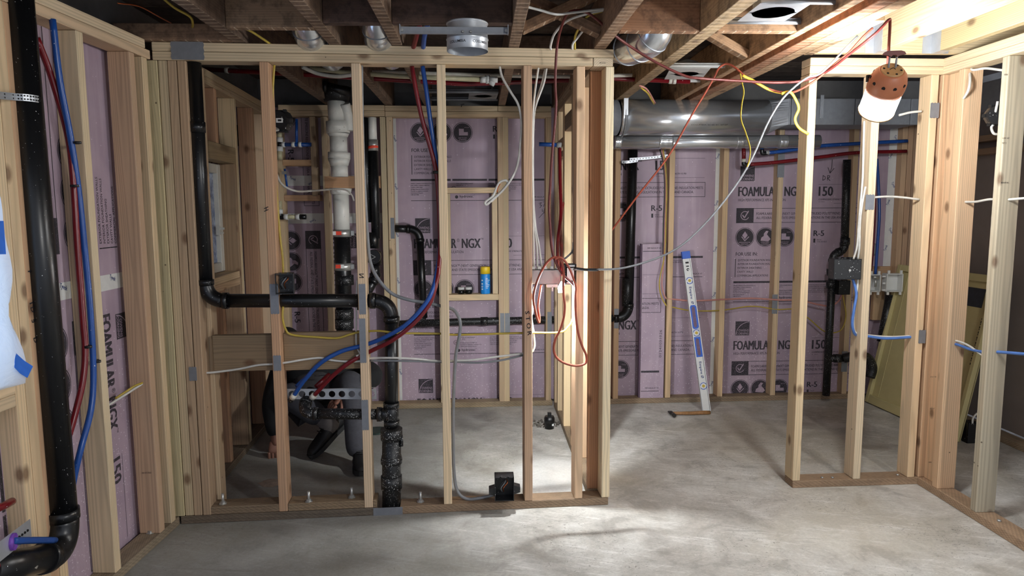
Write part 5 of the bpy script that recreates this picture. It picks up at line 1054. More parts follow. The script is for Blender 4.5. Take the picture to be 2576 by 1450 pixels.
# back wall bay cables at right
C([P(x, y, 4.79) for x, y in ((1664, 376), (1671, 410), (1675, 470), (1673, 560), (1671, 630), (1668, 680), (1665, 715), (1670, 740), (1676, 752))], 'cable_pink', 'pink cable running down the stud behind the spirit level, then bowed', .0045)
C([P(x, y, 4.785) for x, y in ((1668, 376), (1673, 410), (1677, 470), (1675, 560), (1672, 640), (1660, 700), (1660, 730), (1666, 752), (1676, 770))], 'cable_yellow', 'yellow cable running down the stud behind the spirit level, then bowed', .0045)
C([P(x, y, 4.795) for x, y in ((1660, 376), (1668, 410), (1672, 470), (1669, 560), (1668, 640))], 'cable_black', 'black cable running down beside the pink and yellow pair', .0045)
C([P(x, y, 4.84) for x, y in ((1680, 752), (1740, 757), (1815, 754), (1890, 751), (1960, 755), (2010, 756), (2060, 767), (2090, 770), (2110, 757), (2117, 742))], 'cable_pink', 'pink cable running level through the back studs to a small black box', .0062)
C([P(x, y, 4.85) for x, y in ((1680, 771), (1740, 782), (1815, 781), (1890, 771), (1955, 779), (2000, 779), (2032, 800), (2070, 832), (2095, 838), (2118, 828), (2128, 795), (2123, 760), (2120, 742))], 'cable_yellow', 'yellow cable running level through the back studs, dipping behind the black drain', .0048)
C([P(1614, 222, 3.6), P(1630, 236, 3.7), P(1645, 262, 3.9)], 'cable_yellow', 'yellow cable dipping behind the round duct', .0048); C([P(1610, 216, 3.6), P(1628, 226, 3.7), P(1648, 260, 3.9)], 'cable_pink', 'pink cable dipping behind the round duct', .0048)
# right-hand cables
C([P(2174, 305, 3.27), P(2172, 380, 3.265), P(2170, 450, 3.265), P(2164, 520, 3.265), P(2160, 570, 3.265), P(2156, 620, 3.265), P(2147, 652, 3.28)], 'cable_white', 'white cable clipped to the middle stud, the one nearer the black box side', .005)
C([P(2177, 470, 3.268), P(2168, 520, 3.26), P(2163, 570, 3.26), P(2162, 620, 3.26), P(2158, 652, 3.28)], 'cable_white', 'white cable clipped to the middle stud, joining halfway down', .005)
C([P(x, y, 3.32) for x, y in ((2185, 498), (2230, 495), (2270, 497), (2312, 502))], 'cable_white', 'white cable crossing from the nail-plated stud to the corner post', .0055)
C([P(x, y, 3.32) for x, y in ((2262, 290), (2290, 283), (2318, 280))], 'cable_white', 'white cable crossing behind the glowing work light to the corner post', .0055)
RX = lambda x, y, X=2.245: PX(x, y, X)
C([RX(2392, 506), RX(2420, 508), RX(2455, 508), RX(2490, 502), RX(2530, 503), RX(2600, 497)], 'cable_white', 'upper white cable drilled through the knotty stud', .0055)
C([P(2144, 700, 3.33), P(2150, 718, 3.32), P(2154, 742, 3.31), P(2149, 775, 3.3), P(2144, 812, 3.3), P(2148, 836, 3.31), P(2158, 845, 3.33), P(2185, 847, 3.33), P(2230, 852, 3.33), P(2300, 848, 3.33)], 'cable_blue', 'blue cable dropping from the black box and crossing to the corner post', .0068)
C([P(2158, 700, 3.325), P(2157, 722, 3.315), P(2152, 760, 3.315), P(2147, 812, 3.315), P(2153, 838, 3.32), P(2185, 844, 3.335), P(2240, 848, 3.34), P(2300, 845, 3.34)], 'cable_white', 'white cable paired with the blue one below the black box', .005)
C([RX(2375, 860), RX(2410, 868), RX(2440, 879), RX(2475, 886), RX(2510, 886), RX(2600, 893)], 'cable_blue', 'blue cable drilled through the knotty stud, running out of sight', .0068)
C([RX(2375, 857), RX(2405, 858), RX(2435, 869), RX(2462, 888), RX(2480, 900)], 'cable_white', 'white cable arching over the blue one at the knotty stud', .005)
C([PX(2435, 175, 2.24), PX(2440, 190, 2.22), PX(2438, 220, 2.20), PX(2428, 242, 2.20), PX(2412, 262, 2.23)], 'cable_white', 'white cable curving down from the right top plate to a drilled hole', .006)
C([PX(2438, 166, 2.24), PX(2448, 176, 2.23), PX(2480, 172, 2.25), PX(2530, 178, 2.29)], 'cable_white', 'white cable running level under the right top plate', .0055)
C([PX(2510, 255, 2.26), PX(2506, 275, 2.26), PX(2504, 285, 2.27)], 'cable_white', 'white cable entering the round box on the knotty stud from above', .0055)
C([PX(2500, 312, 2.27), PX(2494, 322, 2.26), PX(2500, 336, 2.26), PX(2512, 338, 2.28)], 'cable_white', 'white cable looping out under the round box on the knotty stud', .0055)
C([P(200, 1050, 2.62), P(250, 1032, 2.66), P(300, 1003, 2.72), P(358, 966, 2.80)], 'cable_white', 'white cable passing behind the left stud into a drilled hole', .005)
C([P(290, 1003, 2.70), P(318, 985, 2.73), P(338, 972, 2.76), P(358, 964, 2.80)], 'cable_yellow', 'yellow cable entering the same drilled hole as the white one', .0045)
C([FK @ Vector((.64, .085, 1.93)), FK @ Vector((.63, .07, 1.88)), FK @ Vector((.645, .06, 1.78)), FK @ Vector((.66, .08, 1.70))], 'cable_black', 'black cable looping between studs near the small window', .004)
# ---------------------------------------------------------------- electrical boxes
def ebox(name, label, x0, x1, y0, y1, Y, d, mat, open_=True, rz=0., cat='electrical box', wires=True):
    a, c = P(x0, y1, Y), P(x1, y0, Y); w_, h_ = c.x - a.x, c.z - a.z; ctr = Vector(((a.x + c.x) / 2, Y, (a.z + c.z) / 2)); t = thing(name, label, cat, ctr, rz)
    R = Matrix.Rotation(rz, 3, 'Z'); g = lambda x, y, z: ctr + R @ Vector((x, y, z)); b = B(); k = .0028
    b.box(g(0, d - k / 2, 0), (w_, k, h_), R)
    for s in (-1, 1): b.box(g(s * (w_ / 2 - k / 2), d / 2, 0), (k, d, h_), R); b.box(g(0, d / 2, s * (h_ / 2 - k / 2)), (w_, d, k), R)
    if not open_: b.box(g(0, k / 2, 0), (w_, k, h_), R)
    o = b.obj('box_body', mat, t)
    if open_ and wires:
        for i in range(3): B().tube(spline([g(-w_ * .2 + .008 * i, d * .7, -h_ * .28), g(-w_ * .28 + .01 * i, d * .25, 0), g(-w_ * .1 + .012 * i, d * .2, h_ * .25), g(w_ * .1, d * .6, h_ * .3)], 5), .0022, 6).obj('wire', ('cable_black', 'cable_grey', 'copper')[i], t)
    for s in (-1, 1): B().tube([g(s * w_ * .2, -.0, h_ * .5), g(s * w_ * .2, .006, h_ * .5)], .005, 8).obj('screw_lug', mat, t)
    return t, g, w_, h_
ebox('switch_box', 'open black switch box on the first tall stud, above the level pipe', 694, 737, 689, 741, 3.03, .07, 'black_box', rz=.2)
t, g, w_, h_ = ebox('switch_box', 'open black box of wires standing on the sill plate', 1245, 1293, 1202, 1262, 3.05, .07, 'black_box')
for s in ((-.055, -.018), (.058, -.012)): B().hull([g(s[0] + a * .016, .04 + c * .02, s[1] + e * (.012 if a * s[0] > 0 else .022)) for a in (-1, 1) for c in (-1, 1) for e in (-1, 1)]).obj('clamp_wing', 'black_box', t)
t, g, w_, h_ = ebox('gang_box', 'wide grey metal gang box behind the stud marked STOR', 1335, 1412, 678, 717, 3.13, .06, 'grey_plastic', False)
for i in range(5): B().box(g(-w_ * .4 + w_ * .2 * i, .03, h_ / 2 + .005), (.014, .03, .012)).obj('cable_clamp', 'iron_white', t)
B().tube([g(-.012, -.001, .006), g(-.012, -.004, .006)], .007, 14).obj('knockout', 'grey_plastic', t)
t, g, w_, h_ = ebox('outlet_box', 'narrow black outlet box with a pale receptacle beside the punched post', 1421, 1450, 665, 716, 3.12, .06, 'black_box', True, wires=False)
B().box(g(0, .01, 0), (w_ * .62, .016, h_ * .62)).obj('receptacle', 'white_plastic', t); [B().box(g(0, -.002, s * h_ * .42), (w_ * .7, .003, .008)).obj('mounting_strap', 'zinc', t) for s in (-1, 1)]
t, g, w_, h_ = ebox('switch_box', 'deep black two-gang box dusted with overspray on the middle stud', 2098, 2166, 652, 704, 3.30, .07, 'black_box', False, rz=-.12)
for i in range(4): B().box(g(-w_ * .3 + w_ * .2 * i, .02, h_ / 2 + .004), (.012, .03, .008)).obj('cable_clamp', 'black_box', t)
B().tube([g(.01, -.001, -.005), g(.01, -.005, -.005)], .006, 10).obj('screw', 'zinc', t)
ebox('switch_box', 'small black box low behind the two-gang box, fed by pink and yellow cables', 2108, 2140, 706, 742, 4.70, .07, 'black_box', False)
YQ = PZ(2445, 1116, 0).y; ebox('switch_box', 'dark box set on the floor behind the knotty stud', 2432, 2462, 1064, 1116, YQ, .06, 'black_box', False)
C([P(2446, 1066, YQ), P(2448, 1052, YQ), P(2458, 1040, YQ)], 'cable_white', 'white cable rising from the dark box near the floor', .0055)
def octbox(lab, q, ax, r, d):
    t = thing('ceiling_box', lab, 'electrical box', q); ax = Vector(ax).normalized(); B().lathe(q, ax, [(r, 0), (r, d * .7), (r * .92, d), (r * .3, d * 1.02)], 12, smooth=False).obj('box_body', 'black_box', t)
    u = ax.cross(Vector((0, 0, 1))).normalized(); v = u.cross(ax)
    for k in range(6): an = k * math.pi / 3; c = q + (u * math.cos(an) + v * math.sin(an)) * r * 1.0 + ax * d * .5; B().box(c, (.014, .02, .014)).obj('knockout_tab', 'black_box', t)
    return t
t = octbox('round black ceiling box on the back of the first tall stud', P(713, 306, 3.30), (-.25, -1, -.1), .052, .05); q = P(703, 303, 3.235); B().box(q, (.03, .002, .02)).obj('label_sticker', 'paper_white', t); B().box(q + Vector((.001, -.0012, 0)), (.016, .001, .009)).obj('barcode', 'ink', t)
octbox('round black ceiling box peeking out beside the knotty stud', PX(2503, 292, 2.29), (-.4, -1, 0), .045, .045)
# ---------------------------------------------------------------- task light clipped under the gang box
q = P(1400, 722, 3.14); t = thing('clip_light', 'small white clip light shining under the grey metal box', 'lamp', q)
B().box(q + Vector((-.02, 0, .006)), (.05, .03, .014)).obj('clip', 'white_plastic', t); B().box(q + Vector((-.02, -.012, -.008)), (.006, .006, .022)).obj('pin', 'white_plastic', t); B().box(q + Vector((.022, .0, .008)), (.026, .034, .034), Matrix.Rotation(.5, 3, 'Y')).obj('head', 'white_plastic', t); ledq = q + Vector((.022, 0, .008))
B().box(q + Vector((.022, .004, -.016)), (.028, .026, .003), Matrix.Rotation(.75, 3, 'X')).obj('led_face', 'led_glow', t); B().box(q + Vector((.022, -.0185, .008)), (.022, .002, .03), Matrix.Rotation(.5, 3, 'Y')).obj('lens', 'led_soft', t)
# ---------------------------------------------------------------- hanging work light
YL = 2.66; base = P(2204, 279, YL); ax = Vector((-.143, -.732, .657)).normalized(); r = .076
t = thing('work_light', 'glowing orange work light hanging from the end of the doubled joist', 'lamp', base); Lh = .235
b = B(); b.lathe(base, ax, [(.001, .10), (r * .84, .10), (r * .98, .112), (r * 1.02, .135), (r, .165), (r * .88, .195), (r * .70, .212), (r * .62, .218)], 40); b.obj('housing', 'orange_plastic', t)
u = ax.cross(Vector((0, 0, 1))).normalized(); v = u.cross(ax).normalized()
rad = lambda an, rr, h: base + ax * h + (u * math.cos(an) + v * math.sin(an)) * rr
for k in range(10): an = 2 * math.pi * (k + .3) / 10; c = rad(an, r * .96, .176); b = B(); n_ = (u * math.cos(an) + v * math.sin(an)); b.tube([c - n_ * .004, c + n_ * .001], .0075, 10); b.obj('vent_hole', 'dark_hole', t)
B().lathe(base, ax, [(r * .58, .216), (r * .58, .222), (r * .50, .224)], 32).obj('top_plate', 'tan_plastic', t)
for k in range(6): an = 2 * math.pi * k / 6 + .25; c = rad(an, r * .44, .2235); B().tube([c, c + ax * .0016], .005, 8).obj('screw_hole', 'dark_hole', t)
hd = u if u.x > 0 else -u; fw_ = ax
for s in (-1, 1): c = base + ax * .222 + hd * s * .014 + v * .012; B().tube([c, c + Vector((0, -.006, .052))], .0042, 8).obj('hook_post', 'galv_dull', t)
hc = base + ax * .222 + v * .012 + Vector((0, -.006, .056)); poly = [(-.046, -.004), (-.040, .006), (-.026, .011), (.026, .011), (.040, .006), (.046, -.004), (.034, -.006), (.024, -.008), (.012, -.014), (.006, -.006), (-.006, -.006), (-.012, -.014), (-.024, -.008), (-.034, -.006)]
B().prism(poly, hc, Vector((hd.x, hd.y, 0)).normalized(), (0, 0, 1), .012).obj('hook_handle', 'cable_red', t)
B().tube(spline([base + ax * .222 + hd * -.013, base + ax * .232, base + ax * .222 + hd * .013], 5), .0015, 6).obj('hook_wire', 'abs', t)
B().lathe(base, ax, [(r * .68, -.007), (r * .80, -.007), (r * .99, -.002), (r * .99, .005), (r * .60, .007)], 40, cap=False).obj('bottom_rim', 'tan_plastic', t)
b = B()
for k in range(10):
    an = 2 * math.pi * k / 10; b.tube([rad(an, r * .74, .004 + .112 * i / 6) for i in range(7)], [r * .235] * 7, 12)
b.obj('light_tubes', 'lamp_glow', t)
B().lathe(base, ax, [(r * .001, -.008), (r * .62, -.008), (r * .66, -.005)], 28, cap=False).obj('added_end_glow', 'lamp_glow', t)  # glowing disc added at the hidden lower end to brighten the far floor
b = B()
for k in range(10): an = 2 * math.pi * (k + .5) / 10; b.tube([rad(an, r * .74, .012), rad(an, r * .74, .108)], .0035, 6)
b.obj('tube_rib', 'tan_plastic', t)
B().box(rad(math.pi * .1, r * 1.03, .16), (.012, .014, .03)).obj('switch', 'black_rubber', t)
t.scale = (.86, .86, .86)
# ---------------------------------------------------------------- things on the niche shelf
zsh = zf(1190, 741); YS_ = 4.85
q = Vector((P(1221, 735, YS_).x, YS_, zsh + .0005)); k = YS_ / FP; t = thing('spray_can', 'blue spray can with yellow cap on the niche shelf', 'can', q)
B().lathe(q, (0, 0, 1), [(12 * k, 0), (12.4 * k, .004), (12.4 * k, .134), (11 * k, .142)], 24).obj('can_body', 'can_blue', t); B().lathe(q, (0, 0, 1), [(12.6 * k, .140), (12.6 * k, .172), (11.8 * k, .186), (11.6 * k, .19)], 24).obj('cap', 'can_yellow', t)
f = Flat(); [f.rect(-.012, y0, -.003, y1) for y0, y1 in ((.0, .008), (.036, .046), (.062, .07))]; f.arc(-.0075, .022, .003, .006); f.put('lettering', 'white_plastic', t, q + Vector((-.014, -12.4 * k * .93, .03)), (1, -.35, 0), (0, 0, 1), None, .0016)
f = Flat()
for i in range(7): f.rect(0, .02 + i * .011, .014 + .006 * (i % 3), .0235 + i * .011)
f.put('lettering', 'white_plastic', t, q + Vector((.004, -12.6 * k, .02)), (1, .15, 0), (0, 0, 1), None, .0012)
for x, lab in ((1160, 'dark glass jar with white lid on the niche shelf, beside its twin'), (1179, 'dark glass jar with white lid on the niche shelf, between its twin and the can')):
    q = Vector((P(x, 740, YS_).x, YS_, zsh + .0005)); t = thing('jar', lab, 'jar', q, group='dark jars on the niche shelf'); B().lathe(q, (0, 0, 1), [(.022, 0), (.024, .004), (.024, .024), (.018, .030)], 20).obj('jar_body', 'jar_dark', t); B().lathe(q, (0, 0, 1), [(.0235, .029), (.0235, .045), (.021, .047)], 20).obj('lid', 'white_plastic', t)
# ---------------------------------------------------------------- spirit level and hammer
pb_ = PZ(1777, 1035, 0); pt = P(1724, 634, 4.86); zl = (pt - pb_); LL = zl.length; zl.normalize(); xl = Vector((1, 0, 0)); xl = (xl - zl * xl.dot(zl)).normalized(); nl = xl.cross(zl).normalized(); nl = nl if nl.y < 0 else -nl
Rl = Matrix((xl, -nl, zl)).transposed(); t = thing('spirit_level', 'long white spirit level with blue grips leaning on the printed foam', 'level', pb_); wL, dL = .052, .024
def lev(a, c, x0, x1, y0, y1, nm, mat, par=t): b = B(); b.box(pb_ + Rl @ Vector(((x0 + x1) / 2, (y0 + y1) / 2, (a + c) / 2 * LL)), (x1 - x0, y1 - y0, (c - a) * LL), Rl); return b.obj(nm, mat, par)
web = lev(0, 1, -wL / 2 + .004, wL / 2 - .004, -.006, .006, 'web', 'white_plastic')
for s in (-1, 1): lev(0, .995, s * wL / 2 - .0025, s * wL / 2 + .0025, -dL / 2, dL / 2, 'rail', 'aluminium')
lev(.955, 1.002, -wL / 2 - .003, wL / 2 + .003, -dL / 2 - .001, dL / 2 + .001, 'end_cap', 'blue_plastic'); 
for a, c in ((.335, .46), (.51, .66)):
    hl = LL * (c - a) / 2; hw = .0115; n_ = 12; ctr = (a + c) / 2 * LL; ring_i, ring_o = [], []
    for k in range(40):
        an = 2 * math.pi * k / 40; ca, sa = math.cos(an), math.sin(an); sy = (hl - .028) * (1 if sa > 0 else -1) if abs(sa) > .05 else 0
        ring_i.append((hw * ca, (hl - .022) * (1 if sa >= 0 else -1) + hw * sa)); m_ = max(abs(ca) / (wL / 2 - .003), abs(sa) / hl); ring_o.append((ca / m_, sa / m_))
    pts = lambda rr, y: [pb_ + Rl @ Vector((x, y, ctr + z)) for x, z in rr]
    b = B(); A, D, A2, D2 = pts(ring_o, -.0085), pts(ring_i, -.0085), pts(ring_o, -.0055), pts(ring_i, -.0055); b.add(A + D + A2 + D2, [(i, (i + 1) % 40, 40 + (i + 1) % 40, 40 + i) for i in range(40)] + [(i, (i + 1) % 40, 80 + (i + 1) % 40, 80 + i) for i in range(40)]); b.obj('hand_grip', 'blue_plastic', t)
    b = B(); A = pts(ring_i, -.0068); b.add(A + [pb_ + Rl @ Vector((0, -.0068, ctr))], [(i, (i + 1) % 40, 40) for i in range(40)]); b.obj('grip_opening', 'foam_cut', t)
for h in (.155, .485, .815):
    c = pb_ + Rl @ Vector((0, -.0062, h * LL)); vb = B().tube([c, c + nl * .004], .021, 24).obj('vial_block', 'white_plastic', t); b = B()
    for s in (0, 1): b.tube([c + nl * .0042 + (xl * math.cos(math.pi * (s + k / 9) + (.5 if s else .5)) + zl * math.sin(math.pi * (s + k / 9) + .5)) * .0225 for k in range(8)], .0022, 6)
    b.obj('vial_ring', 'blue_plastic', t); B().tube([c + nl * .004, c + nl * .0055], .010, 16).obj('vial', 'gold_vial', t)
def levtext(s_, h, ht, ln):
    f = Flat(); f.text(s_, 0, 0, ht, ln, .03); f.put('lettering', 'blue_ink', web, pb_ + Rl @ Vector((-ht * .45, -.0062, h * LL)), -zl, xl, None, .0006)
levtext('Empire', .775, .018, .085); levtext('Empire', .305, .018, .085)
f = Flat(); f.arc(0, 0, .006, .009); f.line([(-.008, -.008), (.008, .008)], .003)
for h in (.675, .212): f.put('emblem', 'blue_ink', web, pb_ + Rl @ Vector((0.002, -.0062, h * LL)), -zl, xl, None, .0008)
f = Flat(); f.rect(-.012, -.006, .012, .006); f.rect(-.01, -.03, .01, -.022); f.arc(0, -.05, .004, .010, 0, 300); f.put('lettering', 'ink', web, pb_ + Rl @ Vector((0, -.0062, .93 * LL)), xl, zl, None, .0006)
hq = PZ(1690, 1047, 0); he = PZ(1786, 1044, 0); t = thing('hammer', 'worn claw hammer with wooden handle lying at the foot of the spirit level', 'hammer', hq); dh = (he - hq).normalized(); up = Vector((0, 0, .019)); pn = Vector((0, 0, 1)).cross(dh)
B().tube([hq + up, hq + dh * .06 + up * .9, hq + dh * .14 + up * .8, he - dh * .05 + up * .85, he + up * .8], [.010, .0105, .012, .0135, .013], 14).obj('handle', 'bottle_wood', t)
b = B(); b.tube(spline([hq + up - pn * .055, hq + up - pn * .03, hq + up, hq + up * .9 + pn * .03 - dh * .004], 3), [.0135, .0135, .0135, .010, .010, .010, .013, .013, .012, .011][:10], 12); b.obj('head', 'steel_tool', t)
for s in (-1, 1): B().tube(spline([hq + up * .9 + pn * .028 + dh * s * .004, hq + up * .75 + pn * .055 + dh * s * .010 + dh * .004, hq + up * .3 + pn * .08 + dh * s * .013 + dh * .015], 4), [.008, .008, .007, .007, .006, .005, .004, .004, .003], 8).obj('claw', 'steel_tool', t)
# ---------------------------------------------------------------- foam offcut and the yellow panel
yo = 4.865; a, c = P(1614, 613, yo), P(1667, 1000, yo - .01); 
t = thing('foam_offcut', 'narrow foam offcut standing against the wall beside the black pipe, ragged at the foot', 'foam board', (a.x, yo, 0)); zb0 = P(1640, 1000, yo).z
poly = [(0, 0), (.02, .004), (.05, -.006), (.08, .004), (.11, -.002), (c.x - a.x, .003), (c.x - a.x, a.z - zb0), (0, a.z - zb0 - .004)]
B().prism(poly, (a.x, yo, zb0), (1, 0, 0), (0, 0, 1), .026).obj('board', 'foam', t)
b = B(); b.box((a.x - .004, yo + .006, (a.z + zb0) / 2), (.006, .036, a.z - zb0 - .004)); b.obj('cut_edge', 'foam_cut', t)
f = Flat(); f.xf(PB_D, .02 - 290 * PXM, a.z - zb0 + .92, PXM); f.xf(PB_D, .02 - 290 * PXM, a.z - zb0 - .09, PXM); x = f.put('printing', 'print', t, (a.x, yo - .026, zb0), (1, 0, 0), (0, 0, 1), (.004, .004, c.x - a.x - .004, a.z - zb0 - .008), .0012)
f = Flat(); f.text('01241031026', 0, 0, .018, .2, .0, rot=math.radians(90)); f.put('printing', 'print', t, (c.x - .02, yo - .026, zb0 + .30), (1, 0, 0), (0, 0, 1), None, .0012)
bl, br_ = PZ(2178, 1010, .006), PZ(2405, 1112, .006); tl = PX(2281, 668, 2.97); uY = (br_ - bl); wY = uY.length; uY.normalize(); vY = tl - bl; vY = vY - uY * vY.dot(uY); hY = vY.length; vY.normalize(); nY = uY.cross(vY).normalized()
t = thing('access_panel', 'big olive-yellow rimmed panel with a dark slot, leaning in the next bay', 'panel', bl); RY = Matrix((uY, vY, nY)).transposed()
def yb_(x0, x1, y0, y1, z0, z1, nm, mat='panel_yellow'): b = B(); b.box(bl + RY @ Vector(((x0 + x1) / 2, (y0 + y1) / 2, (z0 + z1) / 2)), (x1 - x0, y1 - y0, z1 - z0), RY); return b.obj(nm, mat, t, bevel=.004)
yb_(0, wY, 0, hY, -.03, -.012, 'board')
for q_ in ((0, .035, 0, hY), (wY - .03, wY, 0, hY), (.036, wY - .031, 0, .06), (.036, wY - .031, hY - .045, hY)): yb_(*q_, -.03, .012, 'rim')
yb_(.10, .106, .06, hY - .05, -.012, -.009, 'crease'); yb_(wY * .50, wY - .08, hY - .20, hY - .085, -.012, -.009, 'slot', 'panel_dark')
f = Flat(); [f.rect(.016 * i, 0, .016 * i + .006 + .006 * (i % 2), .009 + .004 * (i % 3 == 0)) for i in range(18)]; f.put('lettering', 'ink', t, bl + RY @ Vector((wY - .06, hY - .26, -.012)), -vY, uY, None, .001)
# marks and grade stamps on lumber
def stamp(par, F, x, y, s_, h, v=0., ang=0): u, z = PF(F, x, y, v); R3 = F.to_3x3(); f = Flat(); f.text(s_, 0, 0, h, None, .01, .8); f.put('grade_stamp', 'ink', par, F @ Vector((u, v, z)), R3 @ Matrix.Rotation(ang, 3, 'Y') @ Vector((1, 0, 0)), R3 @ Matrix.Rotation(ang, 3, 'Y') @ Vector((0, 0, 1)), None, .0007)
stamp(nw, FN, 1508, 160, 'SPF STUD', .006, 0)
def stampY(par, x, y, s_, h, Y): q = P(x, y, Y); f = Flat(); f.text(s_, 0, 0, h, None, .01, .8); f.put('grade_stamp', 'ink', par, q, (1, 0, 0), (0, 0, 1), None, .0008)
yy = 3.38 - PF(FR, 2447, 1285)[0] - .019
for y, s_ in ((190, 'IIIIIIII'), (350, 'S-P-F  HT'), (362, 'NO 2'), (462, 'KD-HT 93')): stampY(rw, 2526 - (y - 190) * .03, y, s_, .007, yy)
for y, s_ in ((950, 'STUD  KD'), (1030, 'S-P-F HT'), (1165, 'IIIIIIIII')): stampY(rw, 2340 - (y - 950) * .02, y, s_, .006, 3.38 - .24)
stampY(lw, 358, 1192, 'KD HT STUD', .006, PF(FL, 338, 140)[0] * .998 + 2.42 - .04)

q = PZ(948, 1086, 0); b = B(); b.lathe(q, (0, 0, 1), [(.075, .001), (.08, .006), (.07, .010), (.05, .006)], 28); tag(b.obj('drain_ring', 'ring_green'), 'dark green ring on the floor, half hidden by the fat riser', 'ring')
q = PZ(852, 1078, 0); b = B()
b.hull([q + Vector((random.uniform(-.05, .05), random.uniform(-.04, .04), random.uniform(.0, .085))) for _ in range(16)]); tag(b.obj('plaster_scrap', 'scrap'), 'paint-spattered pale scrap on the floor behind the raised shoe', 'scrap')
c = PZ(688, 1216, 0); b = B(); n = 26; rr_ = [random.uniform(.8, 1.1) for _ in range(n)]
vs = [c + Vector((.085 * rr_[k] * math.cos(2 * math.pi * k / n), .055 * rr_[k] * math.sin(2 * math.pi * k / n), .0015)) for k in range(n)] + [c + Vector((.05 * math.cos(2 * math.pi * k / n), .03 * math.sin(2 * math.pi * k / n), .007)) for k in range(n)] + [c + Vector((0, 0, .009))]
b.add(vs, [(k, (k + 1) % n, n + (k + 1) % n, n + k) for k in range(n)] + [(n + k, n + (k + 1) % n, 2 * n) for k in range(n)], True); o = b.obj('floor_patch', 'patch', fl)
# ---------------------------------------------------------------- the crouching man
def skin(name, chains, mat, parent, sub=2, root=0):
    """limb skeleton: chains of (point, radius); a chain may begin at an earlier joint given by its index"""
    vs, es, rs = [], [], []
    for ch in chains:
        prev = None
        for it in ch:
            if isinstance(it, int): prev = it; continue
            p, r = it; vs.append(Vector(p)); rs.append(r if isinstance(r, tuple) else (r, r))
            if prev is not None: es.append((prev, len(vs) - 1))
            prev = len(vs) - 1
    c = sum(vs, Vector()) / len(vs); me = bpy.data.meshes.new(name); me.from_pydata([a - c for a in vs], es, [])
    o = link(name, me, mat, parent, Matrix.Translation(c))
    md = o.modifiers.new('skin', 'SKIN'); md.use_smooth_shade = True
    for i, sv in enumerate(me.skin_vertices[0].data): sv.radius = rs[i]; sv.use_root = (i == root)
    s = o.modifiers.new('sub', 'SUBSURF'); s.levels = sub; s.render_levels = sub
    return o
pel, sp1, chest, neck = P(806, 1010, 4.22), P(796, 985, 4.16), P(786, 948, 4.06), P(752, 915, 3.98)
hd = P(722, 878, 3.92)
shR, elR, wrR = P(704, 940, 4.02), P(682, 1022, 3.92), P(694, 1102, 3.88)
shL, elL, wrL = P(902, 925, 4.08), P(948, 945, 3.90), P(884, 982, 3.80)
hpR, knR, anR = P(770, 1008, 4.18), P(722, 992, 3.86), P(826, 1066, 3.90)
hpL, knL, anL = P(848, 1004, 4.20), P(884, 955, 3.82), P(898, 1140, 3.70)
pm = thing('person', 'person crouching behind the frame in a black jacket, grey top and dark jeans', 'person', PZ(850, 1180, 0))
handR, handL = P(690, 1124, 3.87), P(858, 1004, 3.78)
body = skin('body', [[(pel, .12), (sp1, .12), (chest, (.14, .11)), (neck, .055), (neck.lerp(hd, .5), .05), (hd, .07)],
    [2, (shR, .055), (elR, .042), (wrR, .03), (handR, (.034, .018))], [2, (shL, .055), (elL, .042), (wrL, .03), (handL, (.034, .018))],
    [0, (hpR, .085), (knR, .06), (anR, .042)], [0, (hpL, .085), (knL, .06), (anL, .042)]], 'skin', pm)
# head with face
fdir = Vector((.25, -.80, -.55)).normalized(); upv = (Vector((0, 0, 1)) - fdir * fdir.z).normalized(); sd = fdir.cross(upv); RH = Matrix((sd, -fdir, upv)).transposed()
h = B(); h.ell(hd, (.075, .095, .115), RH, 18, 12); h.ell(hd + RH @ Vector((0, -.055, -.06)), (.05, .045, .05), RH, 12, 8); h.obj('head', 'skin', body)
B().hull([hd + RH @ Vector(p) for p in ((-.012, -.092, -.03), (.012, -.092, -.03), (0, -.118, -.028), (0, -.092, .015), (0, -.104, -.01))]).obj('nose', 'skin', body)
for s in (-1, 1):
    e = B(); e.ell(hd + RH @ Vector((s * .031, -.083, .008)), (.011, .008, .008), RH, 10, 6); e.obj('eye', 'paper_white', body); B().ell(hd + RH @ Vector((s * .031, -.0905, .008)), (.005, .002, .005), RH, 8, 6).obj('pupil', 'ink', body)
    B().ell(hd + RH @ Vector((s * .077, .005, -.005)), (.010, .02, .032), RH, 10, 8).obj('ear', 'skin', body); B().ell(hd + RH @ Vector((s * .031, -.088, .026)), (.017, .005, .004), RH, 8, 5).obj('eyebrow', 'hair', body)
B().ell(hd + RH @ Vector((0, -.096, -.062)), (.024, .006, .006), RH, 10, 6).obj('mouth', 'red_label', body)
hr = B(); hr.ell(hd + RH @ Vector((0, .014, .022)), (.083, .092, .105), RH, 20, 12); hr.obj('hair', 'hair', pm)
